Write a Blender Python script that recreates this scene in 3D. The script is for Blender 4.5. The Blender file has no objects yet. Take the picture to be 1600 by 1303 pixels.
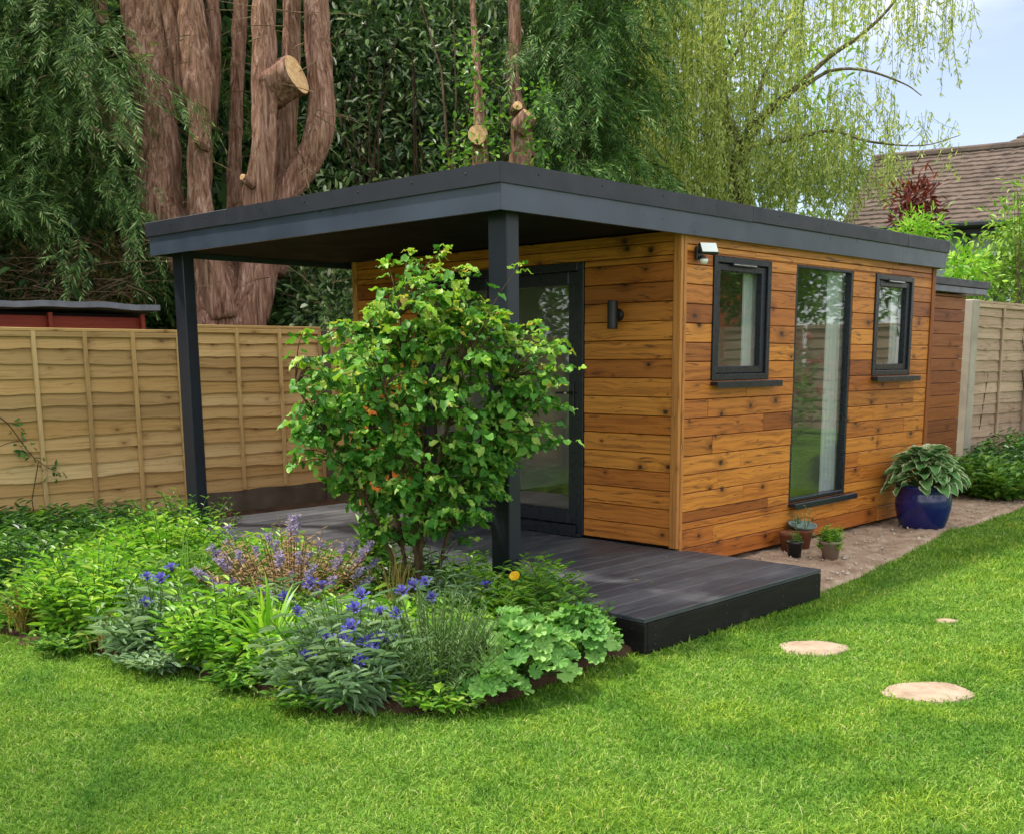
import bpy, math, random
import numpy as np
from mathutils import Matrix, Vector

R = math.radians
rng = np.random.default_rng(7)
random.seed(7)
scene = bpy.context.scene
col = scene.collection

# ------------------------------------------------------------------ camera
CAM = np.array([4.3755, -6.0976, 1.48])
FW = np.array([-0.6727, 0.7182, -0.1780]); RT = np.array([0.7304, 0.6830, -0.0045]); UP = np.array([-0.1183, 0.1330, 0.9840])
FPX, PX, PY = 1714.5, 835.73, 870.94
cd = bpy.data.cameras.new('camera'); cam = bpy.data.objects.new('camera', cd); col.objects.link(cam)
cd.sensor_width = 36; cd.lens = FPX/1600*36
cd.shift_x = (800-PX)/1600; cd.shift_y = (PY-651.5)/1600
cd.clip_start = .05; cd.clip_end = 600
cam.matrix_world = Matrix(((RT[0], UP[0], -FW[0], CAM[0]), (RT[1], UP[1], -FW[1], CAM[1]), (RT[2], UP[2], -FW[2], CAM[2]), (0, 0, 0, 1)))
scene.camera = cam

def at(x, y, depth):                      # where the thing seen at photo point x, y stands, depth metres away
    return CAM + (FW + (x-PX)/FPX*RT - (y-PY)/FPX*UP)*depth

# ------------------------------------------------------------------ sky, sun, exposure
CLOUD = 2.75  # cloud noise offset, set so a blue gap falls in view
SUN_EL, SUN_DIR = 59.0, np.array([-.84, -.54])          # the sun stands to the left of the picture
w = bpy.data.worlds.new('World'); scene.world = w; w.use_nodes = True
nt = w.node_tree; bg = nt.nodes['Background']
sky = nt.nodes.new('ShaderNodeTexSky'); sky.sky_type = 'NISHITA'; sky.sun_disc = False
sky.sun_elevation = R(SUN_EL); sky.sun_rotation = math.atan2(SUN_DIR[0], SUN_DIR[1])
sky.air_density = 1.0; sky.dust_density = .15; sky.ozone_density = 1.0
tc = nt.nodes.new('ShaderNodeTexCoord'); mp = nt.nodes.new('ShaderNodeMapping'); mp.inputs['Scale'].default_value = (1, 1, 2.0); mp.inputs['Location'].default_value = (CLOUD, 0, 0)
cl = nt.nodes.new('ShaderNodeTexNoise'); cl.inputs['Scale'].default_value = 1.9; cl.inputs['Detail'].default_value = 7; cl.inputs['Roughness'].default_value = .5; cl.inputs['Distortion'].default_value = .3
cr = nt.nodes.new('ShaderNodeMapRange'); cr.interpolation_type = 'SMOOTHSTEP'; cr.inputs[1].default_value = .40; cr.inputs[2].default_value = .60; cr.inputs[3].default_value = .14; cr.inputs[4].default_value = .95
mx = nt.nodes.new('ShaderNodeMix'); mx.data_type = 'RGBA'; mx.inputs[7].default_value = (5.0, 4.95, 4.9, 1)          # broken white cloud over blue, bright cover added to fill the shade
dim = nt.nodes.new('ShaderNodeMix'); dim.data_type = 'RGBA'; dim.blend_type = 'MULTIPLY'; dim.inputs[0].default_value = 1; dim.inputs[7].default_value = (.40, .385, .42, 1)
nt.links.new(tc.outputs['Generated'], mp.inputs['Vector']); nt.links.new(mp.outputs[0], cl.inputs['Vector'])
nt.links.new(cl.outputs['Fac'], cr.inputs[0]); nt.links.new(cr.outputs[0], mx.inputs[0])
nt.links.new(sky.outputs[0], dim.inputs[6]); nt.links.new(dim.outputs[2], mx.inputs[6]); nt.links.new(mx.outputs[2], bg.inputs['Color'])
bg.inputs['Strength'].default_value = 0.15
sl = bpy.data.lights.new('sun', 'SUN'); sl.energy = 2.0; sl.angle = R(3.5); sl.color = (1, .93, .80)
so = bpy.data.objects.new('sun', sl); col.objects.link(so)
sd = np.array([SUN_DIR[0]*math.cos(R(SUN_EL)), SUN_DIR[1]*math.cos(R(SUN_EL)), math.sin(R(SUN_EL))])
so.rotation_euler = Vector(sd).to_track_quat('Z', 'Y').to_euler(); so.location = (0, 0, 30)
scene.cycles.max_bounces = 7; scene.cycles.diffuse_bounces = 3; scene.cycles.glossy_bounces = 3; scene.cycles.transmission_bounces = 5; scene.cycles.transparent_max_bounces = 10
vs = scene.view_settings; vs.view_transform = 'Standard'; vs.look = 'None'; vs.exposure = 1.55; vs.gamma = 1; vs.use_curve_mapping = False

# ------------------------------------------------------------------ helpers
def lin(h):
    h = h.lstrip('#'); c = [int(h[i:i+2], 16)/255 for i in (0, 2, 4)]
    return tuple(v/12.92 if v <= .04045 else ((v+.055)/1.055)**2.4 for v in c)+(1,)

class NT:
    """short notation for a material's node tree"""
    def __init__(s, name):
        s.m = bpy.data.materials.new(name); s.m.use_nodes = True; s.t = s.m.node_tree; s.b = s.t.nodes['Principled BSDF']; s.out = s.t.nodes['Material Output']
    def n(s, kind, **kw):
        nd = s.t.nodes.new('ShaderNode'+kind)
        for k, v in kw.items(): setattr(nd, k, v)
        return nd
    def l(s, a, b): s.t.links.new(a, b)
    def val(s, v, sock):
        if hasattr(v, 'bl_idname') or hasattr(v, 'is_linked'): s.l(v, sock)
        else: sock.default_value = v
    def math(s, op, a, b=0.0, c=None):
        nd = s.n('Math', operation=op); s.val(a, nd.inputs[0]); s.val(b, nd.inputs[1])
        if c is not None: s.val(c, nd.inputs[2])
        return nd.outputs[0]
    def vmath(s, op, a, b):
        nd = s.n('VectorMath', operation=op); s.val(a, nd.inputs[0]); s.val(b, nd.inputs[1]); return nd.outputs[0]
    def rng(s, v, a, b, c=0.0, d=1.0):
        nd = s.n('MapRange'); s.val(v, nd.inputs[0])
        for i, x in enumerate((a, b, c, d)): nd.inputs[i+1].default_value = x
        return nd.outputs[0]
    def noise(s, vec, scale, detail=3, rough=.5, dist=0.0):
        nd = s.n('TexNoise'); s.l(vec, nd.inputs['Vector']); nd.inputs['Scale'].default_value = scale
        nd.inputs['Detail'].default_value = detail; nd.inputs['Roughness'].default_value = rough; nd.inputs['Distortion'].default_value = dist
        return nd.outputs['Fac']
    def ramp(s, v, stops):
        nd = s.n('ValToRGB'); s.val(v, nd.inputs[0]); e = nd.color_ramp.elements
        while len(e) < len(stops): e.new(.5)
        for k, (p, c) in zip(e, stops): k.position = p; k.color = c if len(c) == 4 else tuple(c)+(1,)
        return nd.outputs[0]
    def mix(s, f, a, b, mode='MIX'):
        nd = s.n('Mix', data_type='RGBA', blend_type=mode); s.val(f, nd.inputs[0]); s.val(a, nd.inputs[6]); s.val(b, nd.inputs[7]); return nd.outputs[2]
    def bump(s, h, strength=.3, dist=.01):
        nd = s.n('Bump'); s.l(h, nd.inputs['Height']); nd.inputs['Strength'].default_value = strength; nd.inputs['Distance'].default_value = dist
        s.l(nd.outputs[0], s.b.inputs['Normal']); return nd
    def set(s, color=None, rough=.6, spec=.5, metal=0):
        if color is not None: s.val(color, s.b.inputs['Base Color'])
        s.val(rough, s.b.inputs['Roughness']); s.b.inputs['Specular IOR Level'].default_value = spec; s.b.inputs['Metallic'].default_value = metal
    def obj(s): return s.n('TexCoord').outputs['Object']
    def pos(s): return s.n('NewGeometry').outputs['Position']
    def scaled(s, vec, sc):
        nd = s.n('Mapping'); s.l(vec, nd.inputs['Vector']); nd.inputs['Scale'].default_value = sc; return nd.outputs[0]

def leaf_material(name, stops, rough=.42, spec=.45, trans=.33, patch=None):
    m = NT(name)
    isl = m.n('NewGeometry').outputs['Random Per Island']; ob = m.n('ObjectInfo').outputs['Random']
    v = m.math('FRACT', m.math('ADD', isl, ob))
    c = m.ramp(v, stops)
    ns = m.noise(m.pos(), 2.2 if patch is None else patch, 2)
    c = m.mix(m.rng(ns, .35, .7, 0, .35), c, m.mix(1.0, c, lin('#b5c26a'), 'MULTIPLY'))
    m.set(c, rough, spec)
    tr = m.n('BsdfTranslucent'); m.l(m.mix(1.0, c, (1.0, 1.0, .55, 1), 'MULTIPLY'), tr.inputs['Color'])
    mx_ = m.n('MixShader'); mx_.inputs[0].default_value = trans
    m.l(m.b.outputs[0], mx_.inputs[1]); m.l(tr.outputs[0], mx_.inputs[2]); m.l(mx_.outputs[0], m.out.inputs['Surface'])
    return m.m

def wood(name, tones, grain=.5, knots=1.0, rough=.5, spec=.35, lines=(38, 1.3), knot_col='#2a1408', bump=.35):
    """planks: tone per object, grain along local X, knots with swirling grain round them"""
    m = NT(name)
    rnd = m.n('ObjectInfo').outputs['Random']
    cb = m.n('CombineXYZ'); m.l(m.math('MULTIPLY', rnd, 83.0), cb.inputs[0]); m.l(m.math('MULTIPLY', rnd, 17.0), cb.inputs[1]); m.l(m.math('MULTIPLY', rnd, 41.0), cb.inputs[2])
    p = m.vmath('ADD', m.obj(), cb.outputs[0])
    sx = m.n('SeparateXYZ'); m.l(p, sx.inputs[0])
    across = m.math('ADD', sx.outputs[2], sx.outputs[1])
    c2 = m.n('CombineXYZ'); m.l(m.math('MULTIPLY', sx.outputs[0], .72), c2.inputs[0]); m.l(across, c2.inputs[1])
    vo = m.n('TexVoronoi', voronoi_dimensions='2D'); m.l(c2.outputs[0], vo.inputs['Vector']); vo.inputs['Scale'].default_value = 4.2; vo.inputs['Randomness'].default_value = 1
    d = vo.outputs['Distance']
    wob = m.noise(p, 3.0, 2)
    sw = m.math('MULTIPLY', m.math('POWER', m.math('SUBTRACT', 1.0, m.math('MINIMUM', m.math('MULTIPLY', d, 2.2), 1.0)), 2.0), .026)
    ac = m.math('ADD', m.math('ADD', across, sw), m.math('MULTIPLY', wob, .022))
    c3 = m.n('CombineXYZ'); m.l(m.math('MULTIPLY', sx.outputs[0], lines[1]), c3.inputs[0]); m.l(m.math('MULTIPLY', ac, lines[0]), c3.inputs[1])
    g = m.noise(c3.outputs[0], 1.0, 4, .6)
    g2 = m.noise(c3.outputs[0], 4.0, 2, .5)
    base = m.ramp(rnd, [(i/(len(tones)-1), lin(t)) for i, t in enumerate(tones)])
    dark = m.mix(1.0, base, (.38, .29, .21, 1), 'MULTIPLY')
    c = m.mix(m.rng(g, .46, .68, 0, grain), base, dark)
    c = m.mix(m.rng(g2, .5, .8, 0, grain*.6), c, dark)
    lg = m.noise(p, 1.1, 2)
    c = m.mix(m.rng(lg, .4, .75, 0, .35), c, m.mix(1.0, base, (.72, .6, .5, 1), 'MULTIPLY'))
    sel = m.n('SeparateColor'); m.l(vo.outputs['Color'], sel.inputs[0])
    dd = m.math('ADD', m.math('DIVIDE', d, m.math('ADD', .35, m.math('MULTIPLY', sel.outputs[1], 1.1))), m.math('MULTIPLY', m.math('SUBTRACT', m.noise(p, 30.0, 2), .5), .07))
    on = m.rng(sel.outputs[0], .38, .44)
    kn = m.math('MULTIPLY', m.rng(dd, .02, .085, knots, 0), on)
    halo = m.math('MULTIPLY', m.rng(dd, .05, .26, .7*knots, 0), on)
    c = m.mix(halo, c, dark)
    c = m.mix(kn, c, lin(knot_col))
    c4 = m.n('CombineXYZ'); m.l(m.math('MULTIPLY', sx.outputs[0], 2.6), c4.inputs[0]); m.l(m.math('MULTIPLY', ac, 26.0), c4.inputs[1])
    crack = m.rng(m.noise(c4.outputs[0], 1.7, 3, .6, .8), .59, .68, 0, .85*grain)                       # dark checks running with the grain
    c = m.mix(crack, c, lin(knot_col))
    m.set(c, m.rng(g, .3, .8, rough-.08, rough+.12), spec)
    m.bump(m.math('SUBTRACT', g, m.math('MULTIPLY', kn, .3)), bump, .004)
    return m.m

def plain(name, c, rough=.5, spec=.5, var=.12, scale=6, bump=.0, bscale=90, metal=0):
    m = NT(name); p = m.obj()
    a = lin(c) if isinstance(c, str) else c
    dk = tuple(x*(1-var*2) for x in a[:3])+(1,)
    m.set(m.mix(m.rng(m.noise(p, scale, 4), .3, .7), a, dk), m.rng(m.noise(p, scale*2.3, 3), .3, .7, max(.02, rough-.07), rough+.08), spec, metal)
    if bump: m.bump(m.noise(p, bscale, 3), bump, .004)
    return m.m

class MB:
    """collects faces, then links them as ONE mesh object"""
    def __init__(s): s.V = []; s.F = []; s.n = 0; s.UV = None
    def add(s, V, F):
        V = np.asarray(V, float).reshape(-1, 3); s.V.append(V)
        if isinstance(F, np.ndarray): F = [F]
        by = {}
        for f in F:
            if isinstance(f, np.ndarray) and f.ndim == 2: s.F.append(f+s.n)
            else: by.setdefault(len(f), []).append(f)
        for fs in by.values(): s.F.append(np.array(fs)+s.n)
        s.n += len(V); return s
    def box(s, x0, x1, y0, y1, z0, z1, b=0.0):
        if b <= 0:
            V = [(x, y, z) for x in (x0, x1) for y in (y0, y1) for z in (z0, z1)]
            return s.add(V, [(0, 1, 3, 2), (4, 6, 7, 5), (0, 4, 5, 1), (2, 3, 7, 6), (0, 2, 6, 4), (1, 5, 7, 3)])
        lo = np.array([x0, y0, z0]); hi = np.array([x1, y1, z1]); V = []; idx = {}
        for i in range(8):
            sg = np.array([(i >> 2) & 1, (i >> 1) & 1, i & 1]); c = np.where(sg == 1, hi, lo); inn = np.where(sg == 1, hi-b, lo+b)
            for ax in range(3):
                q = inn.copy(); q[ax] = c[ax]; idx[(i, ax)] = len(V); V.append(q)
        F = []
        for ax in range(3):
            o = [a for a in (0, 1, 2) if a != ax]; bit = lambda a: 4 >> a
            for sgn in (0, 1):
                base = bit(ax)*sgn; q = [base, base+bit(o[0]), base+bit(o[0])+bit(o[1]), base+bit(o[1])]
                F.append(tuple(idx[(k, ax)] for k in q))
            for s0 in (0, 1):
                for s1 in (0, 1):
                    a = bit(o[0])*s0+bit(o[1])*s1; e = a+bit(ax)
                    F.append((idx[(a, o[0])], idx[(e, o[0])], idx[(e, o[1])], idx[(a, o[1])]))
        for i in range(8): F.append(tuple(idx[(i, ax)] for ax in range(3)))
        return s.add(V, F)
    def lathe(s, prof, n=24, c=(0, 0, 0), cap=True):
        prof = np.array(prof, float); a = np.linspace(0, 2*np.pi, n, endpoint=False); m = len(prof)
        V = np.array([(c[0]+r*np.cos(t), c[1]+r*np.sin(t), c[2]+z) for r, z in prof for t in a])
        F = [(i*n+j, i*n+(j+1) % n, (i+1)*n+(j+1) % n, (i+1)*n+j) for i in range(m-1) for j in range(n)]
        if cap: F += [tuple(range(n))[::-1], tuple((m-1)*n+j for j in range(n))]
        return s.add(V, F)
    def tube(s, pts, rad, n=8, rough=0.0, seed=0, cap=True, sub=None):
        pts = np.array(pts, float); rad = np.broadcast_to(np.array(rad, float), (len(pts),))
        if sub: pts, rad = spline(pts, rad, sub)
        T = np.gradient(pts, axis=0); T /= np.linalg.norm(T, axis=1)[:, None]+1e-9
        ref = np.array([.3, 1, .2]) if abs(T[0][1]) < .8 else np.array([1, .2, .1])
        A = np.cross(T, ref); A /= np.linalg.norm(A, axis=1)[:, None]; B = np.cross(T, A)
        a = np.linspace(0, 2*np.pi, n, endpoint=False); rr = np.ones((len(pts), n))
        if rough:
            g = np.random.default_rng(seed); h = np.cumsum(np.r_[0, np.linalg.norm(np.diff(pts, axis=0), axis=1)])
            for k in range(7):
                rr += rough/7*2*np.sin(a[None, :]*g.integers(2, 8)+g.uniform(0, 6)+h[:, None]*g.uniform(-6, 6))*np.cos(h[:, None]*g.uniform(1, 9)+g.uniform(0, 6))
        V = pts[:, None, :]+(rad[:, None]*rr)[:, :, None]*(np.cos(a)[None, :, None]*A[:, None, :]+np.sin(a)[None, :, None]*B[:, None, :])
        m = len(pts); i, j = np.meshgrid(np.arange(m-1), np.arange(n), indexing='ij'); i = i.ravel(); j = j.ravel()
        F = np.stack([i*n+j, i*n+(j+1) % n, (i+1)*n+(j+1) % n, (i+1)*n+j], 1)
        s.add(V.reshape(-1, 3), [F])
        if cap:
            s.F.append(np.array([[s.n-m*n+k for k in range(n)][::-1]])); s.F.append(np.array([[s.n-n+k for k in range(n)]]))
        return s
    def build(s, name, mat, parent=None, smooth=False, loc=None, rz=None, uv=None):
        V = np.concatenate(s.V) if s.V else np.zeros((0, 3)); me = bpy.data.meshes.new(name)
        me.vertices.add(len(V)); me.vertices.foreach_set('co', V.astype(np.float32).ravel())
        tot = np.concatenate([np.full(len(f), f.shape[1]) for f in s.F]); idx = np.concatenate([f.ravel() for f in s.F]).astype(np.int32)
        me.loops.add(len(idx)); me.loops.foreach_set('vertex_index', idx)
        me.polygons.add(len(tot)); st = np.r_[0, np.cumsum(tot)[:-1]]
        me.polygons.foreach_set('loop_start', st.astype(np.int32)); me.polygons.foreach_set('loop_total', tot.astype(np.int32))
        me.polygons.foreach_set('use_smooth', np.full(len(tot), bool(smooth)))
        if uv is not None:
            l = me.uv_layers.new(name='UVMap'); l.data.foreach_set('uv', np.asarray(uv, np.float32)[idx].ravel())
        me.update(calc_edges=True); me.validate()
        if mat: me.materials.append(mat)
        return link(name, me, parent, loc, rz)

def link(name, me, parent=None, loc=None, rz=None):
    o = bpy.data.objects.new(name, me); col.objects.link(o)
    if parent is not None: o.parent = parent
    if loc is not None: o.location = loc
    if rz is not None: o.rotation_euler = (0, 0, rz)
    return o
def tag(o, label, cat, group=None):
    o['label'] = label; o['category'] = cat
    if group: o['group'] = group
    return o
def thing(name, label, cat, loc=(0, 0, 0), rz=0, group=None):
    o = bpy.data.objects.new(name, None); col.objects.link(o); o.location = loc; o.rotation_euler = (0, 0, rz); o.empty_display_size = .1
    return tag(o, label, cat, group)
def kind(o, k): o['kind'] = k; return o

def spline(P, rad, sub):
    n = len(P); Q = np.vstack([2*P[0]-P[1], P, 2*P[-1]-P[-2]]); out = []; ro = []
    for i in range(n-1):
        for t in np.linspace(0, 1, sub, endpoint=False):
            a, b, c, d = Q[i:i+4]
            out.append(.5*((2*b)+(-a+c)*t+(2*a-5*b+4*c-d)*t*t+(-a+3*b-3*c+d)*t**3)); ro.append(rad[i]*(1-t)+rad[i+1]*t)
    out.append(P[-1]); ro.append(rad[-1]); return np.array(out), np.array(ro)
def unit(v): return v/(np.linalg.norm(v, axis=-1, keepdims=True)+1e-9)
def rdir(n, g=rng): return unit(g.normal(size=(n, 3)))

def leaves(mb, P, D, N, L, W, curl=.15, fold=.25, wide=(.32, .72), prof=(.8, .75)):
    """leaf blades: base, two points down each side, tip, folded on the midrib"""
    P = np.asarray(P, float); n = len(P); D = unit(np.asarray(D, float)); S = unit(np.cross(D, N)); Nn = np.cross(S, D)
    L = np.broadcast_to(L, (n,))[:, None]; W = np.broadcast_to(W, (n,))[:, None]
    q = lambda a, b, c: P+D*L*a+S*W*b*.5+Nn*c
    f = fold*W*.5
    V = np.stack([q(0, 0, 0*L), q(wide[0], prof[0], f), q(wide[1], prof[1], f-curl*L*.4), q(1, 0, -curl*L), q(wide[1], -prof[1], f-curl*L*.4), q(wide[0], -prof[0], f)], 1)
    b = (np.arange(n)*6)[:, None]
    F = np.vstack([b+np.array([[0, 1, 2, 3]]), b+np.array([[0, 3, 4, 5]])])
    mb.add(V.reshape(-1, 3), [F])
def quads(mb, P, D, N, L, W, at_=.45):
    """narrow two-triangle blades"""
    P = np.asarray(P, float); n = len(P); D = unit(np.asarray(D, float)); S = unit(np.cross(D, N))
    L = np.broadcast_to(L, (n,))[:, None]; W = np.broadcast_to(W, (n,))[:, None]
    V = np.stack([P, P+D*L*at_+S*W*.5, P+D*L, P+D*L*at_-S*W*.5], 1)
    mb.add(V.reshape(-1, 3), [(np.arange(n)*4)[:, None]+np.array([[0, 1, 2, 3]])])
def inside(poly, x, y):
    poly = np.asarray(poly); r = np.zeros(x.shape, bool); j = len(poly)-1
    for i in range(len(poly)):
        xi, yi = poly[i]; xj, yj = poly[j]
        r ^= ((yi > y) != (yj > y)) & (x < (xj-xi)*(y-yi)/(yj-yi+1e-12)+xi); j = i
    return r
def vnoise(x, y, f, seed=0):
    g = np.random.default_rng(seed); z = np.zeros_like(x)
    for k in range(6):
        a = g.uniform(0, 6.28); ff = f*g.uniform(.6, 1.7); z += np.sin((x*np.cos(a)+y*np.sin(a))*ff+g.uniform(0, 6.28))
    return z/6

# ------------------------------------------------------------------ materials
M = {}
M['clad'] = wood('stained_larch', ['#a85c24', '#d48836', '#c0732a', '#de943e', '#b4682a', '#d68c38', '#904c1e', '#ce8032'], grain=.8, knots=1.0, rough=.46, bump=.5)
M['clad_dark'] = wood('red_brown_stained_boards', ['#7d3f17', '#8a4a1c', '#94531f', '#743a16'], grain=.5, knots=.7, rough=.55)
M['trim_wood'] = wood('pale_larch_trim', ['#c98c45', '#c08040', '#d09450'], grain=.6, knots=.5, rough=.5, lines=(60, 1.0))
M['fence_new'] = wood('honey_fence_slats', ['#cba96c', '#d8b880', '#bc985e', '#d2b078', '#a88858', '#dcc08a', '#c7a46a', '#b29466'], grain=.4, knots=.55, rough=.8, spec=.15, lines=(55, .8), knot_col='#4c3419', bump=.5)
M['fence_old'] = wood('weathered_grey_slats', ['#b49c86', '#c0a890', '#a8907c', '#cab298'], grain=.55, knots=.35, rough=.9, spec=.1, lines=(60, .8), knot_col='#4b433b', bump=.6)
M['shed_red'] = wood('red_brown_shed_paint', ['#7a2c1a', '#86341f', '#6e2616'], grain=.35, knots=.2, rough=.6, lines=(50, .8))
M['grey'] = plain('anthracite_paint', (.050, .064, .098, 1), rough=.34, spec=.5, var=.16, scale=3, bump=.06, bscale=40)
M['kerb'] = plain('charcoal_rubber_trim', (.024, .026, .038, 1), rough=.48, spec=.35, var=.12, scale=4, bump=.1, bscale=140)
M['post'] = plain('shade_darkened_post_paint', (.013, .017, .029, 1), rough=.4, spec=.4, var=.1, scale=3, bump=.06, bscale=40)  # the fascia's anthracite, darkened in colour for the shade on the posts
M['frame'] = plain('anthracite_window_plastic', (.016, .019, .027, 1), rough=.3, spec=.35, var=.08, scale=8)
M['soffit'] = plain('dark_soffit_sheet', (.014, .014, .016, 1), rough=.7, spec=.1, var=.2, scale=1.5)
M['black'] = plain('black_plastic', (.012, .012, .014, 1), rough=.4, spec=.5)
M['felt'] = plain('grey_roof_felt', '#7c8088', rough=.9, spec=.2, var=.15, scale=9, bump=.4, bscale=200)
M['concrete'] = plain('damp_concrete', '#6f6456', rough=.9, spec=.2, var=.22, scale=5, bump=.5, bscale=60)
M['concrete_pale'] = plain('pale_weathered_post', '#b3a898', rough=.9, spec=.2, var=.14, scale=5, bump=.4, bscale=60)
M['inner'] = plain('white_inner_wall', '#cfcac0', rough=.8, spec=.2, var=.03)
M['innerfloor'] = plain('oak_laminate_floor', '#8a6d4c', rough=.5, spec=.3, var=.1)
M['membrane'] = plain('black_breather_membrane', (.012, .010, .009, 1), rough=.9, spec=.1)
M['steel'] = plain('bright_metal', (.62, .63, .65, 1), rough=.25, metal=1, var=.05)
M['lamp_face'] = plain('frosted_lamp_lens', '#e6ebe6', rough=.3, spec=.5, var=.03)
def deck_mat():
    m = NT('charcoal_stained_decking'); rnd = m.n('ObjectInfo').outputs['Random']
    cb = m.n('CombineXYZ'); m.l(m.math('MULTIPLY', rnd, 31.0), cb.inputs[0]); m.l(m.math('MULTIPLY', rnd, 57.0), cb.inputs[1])
    p = m.vmath('ADD', m.obj(), cb.outputs[0])
    g = m.noise(m.scaled(p, (70, 3, 70)), 1, 4, .6); big = m.noise(m.scaled(m.pos(), (2.2, .9, 1)), 1.6, 4, .6)
    c = m.mix(rnd, (.024, .030, .040, 1), (.042, .048, .060, 1))
    c = m.mix(m.rng(g, .45, .7, 0, .7), c, (.090, .090, .096, 1))
    c = m.mix(m.rng(big, .50, .70, 0, .65), c, (.15, .148, .148, 1))
    m.set(c, m.rng(big, .3, .7, .42, .62), .5); m.bump(g, .5, .004); return m.m
M['deck'] = deck_mat()
def skirt_mat():
    m = NT('dark_skirting_stain'); p = m.obj(); g = m.noise(m.scaled(p, (3, 3, 60)), 1, 3); s = m.noise(m.scaled(p, (2.5, 2.5, 8)), 1.6, 4)
    c = m.mix(m.rng(g, .4, .7), (.008, .0075, .007, 1), (.015, .0135, .012, 1)); c = m.mix(m.rng(s, .62, .78, 0, .5), c, (.045, .04, .035, 1))
    m.set(c, .6, .25); m.bump(g, .3, .003); return m.m
M['skirt'] = skirt_mat()
def glass_mat():
    m = NT('double_glazing'); gn = m.n('NewGeometry'); dt = m.n('VectorMath', operation='DOT_PRODUCT'); m.l(gn.outputs['Normal'], dt.inputs[0]); m.l(gn.outputs['Incoming'], dt.inputs[1])
    fac = m.math('ADD', .055, m.math('MULTIPLY', m.math('POWER', m.math('SUBTRACT', 1.0, m.math('ABSOLUTE', dt.outputs['Value'])), 4.0), .9))
    t = m.n('BsdfTransparent'); t.inputs[0].default_value = (.92, .94, .93, 1); g = m.n('BsdfGlossy'); g.inputs['Roughness'].default_value = .005; g.inputs[0].default_value = (.95, .97, 1, 1)
    x = m.n('MixShader'); m.l(fac, x.inputs[0]); m.l(t.outputs[0], x.inputs[1]); m.l(g.outputs[0], x.inputs[2]); m.l(x.outputs[0], m.out.inputs['Surface']); return m.m
M['glass'] = glass_mat()
def curtain_mat():
    m = NT('white_curtain_cloth'); m.set(lin('#dfe3e2'), .9, .1)
    tr = m.n('BsdfTranslucent'); tr.inputs[0].default_value = (.8, .82, .8, 1); x = m.n('MixShader'); x.inputs[0].default_value = .35
    m.l(m.b.outputs[0], x.inputs[1]); m.l(tr.outputs[0], x.inputs[2]); m.l(x.outputs[0], m.out.inputs['Surface']); return m.m
M['curtain'] = curtain_mat()
def bark_mat(name, a, b, c, sc=(9, 9, 1.6)):
    m = NT(name); p = m.obj(); q = m.scaled(p, sc); n1 = m.noise(q, 1.6, 5, .65, .6); n2 = m.noise(p, 2.2, 3)
    k = m.ramp(n1, [(.3, lin(a)), (.5, lin(b)), (.72, lin(c))]); k = m.mix(m.rng(n2, .4, .7, 0, .45), k, m.mix(1.0, k, (.75, .8, .62, 1), 'MULTIPLY'))
    n3 = m.noise(m.scaled(p, (60, 60, 4)), 1.0, 3)
    m.set(m.mix(m.rng(n3, .5, .7, 0, .5), k, m.mix(1.0, k, (.55, .5, .46, 1), 'MULTIPLY')), .95, .12); m.bump(m.math('ADD', n1, m.math('MULTIPLY', n3, .35)), 1.0, .06); return m.m
M['bark'] = bark_mat('fissured_conifer_bark', '#573b30', '#9e7662', '#cdab9a', (16, 16, 1.5))
M['bark_dark'] = bark_mat('dark_bark', '#2a2019', '#544334', '#7a6754')
M['bark_pale'] = bark_mat('pale_willow_bark', '#4c4432', '#7d7358', '#a19877')
M['stem'] = plain('green_stem', '#5d7a38', rough=.6, spec=.3, var=.2, scale=20)
M['twig'] = plain('brown_twig', '#5d4a35', rough=.8, spec=.2, var=.25, scale=20)
M['deadtwig'] = plain('dead_twig', '#8a7458', rough=.9, spec=.1, var=.25, scale=12)
def cut_mat():
    m = NT('fresh_sawn_wood'); p = m.obj(); d = m.n('VectorMath', operation='LENGTH'); m.l(p, d.inputs[0])
    rings = m.noise(m.scaled(p, (5, 5, 5)), 4, 4); m.set(m.mix(m.rng(rings, .35, .65), lin('#dcb98a'), lin('#c29563')), .8, .2); return m.m
M['cut'] = cut_mat()
M['leaf_shrub'] = leaf_material('shrub_leaf', [(0, lin('#3a6e2c')), (0.35, lin('#559238')), (0.7, lin('#78b04a')), (0.95, lin('#a8cc60')), (1, lin('#bcc468'))], rough=.5, spec=.3, trans=.36)
M['leaf_tip'] = leaf_material('young_shrub_leaf', [(0, lin('#86b83e')), (0.6, lin('#a2c84a')), (0.9, lin('#bcc452')), (1, lin('#c8a04e'))], rough=.4, spec=.4, trans=.38)
M['conifer'] = leaf_material('cypress_spray', [(0, lin('#35532a')), (0.5, lin('#5a7e40')), (0.82, lin('#82a058')), (0.95, lin('#b0c28c')), (1, lin('#8a6e4a'))], rough=.6, spec=.25, trans=.22)
M['conifer_r'] = leaf_material('feathery_conifer_spray', [(0, lin('#2f4e2a')), (0.5, lin('#4e7638')), (0.88, lin('#739a4a')), (0.97, lin('#a0b874')), (1, lin('#8a6e4a'))], rough=.6, spec=.25, trans=.22)
M['laurel'] = leaf_material('glossy_evergreen_leaf', [(0, lin('#2e4c28')), (0.5, lin('#587a44')), (0.8, lin('#8aa868')), (0.92, lin('#bccb94')), (1, lin('#f0f2e0'))], rough=.28, spec=.6, trans=.15)  # palest tones paint in highlights and sky gaps between the leaves
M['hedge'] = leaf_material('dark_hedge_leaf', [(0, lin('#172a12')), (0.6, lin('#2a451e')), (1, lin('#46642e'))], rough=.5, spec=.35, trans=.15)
M['willow'] = leaf_material('willow_leaf', [(0, lin('#a4b264')), (0.5, lin('#bec978')), (0.85, lin('#d4dc94')), (1, lin('#e8ecb6'))], rough=.5, spec=.3, trans=.55)
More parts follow.
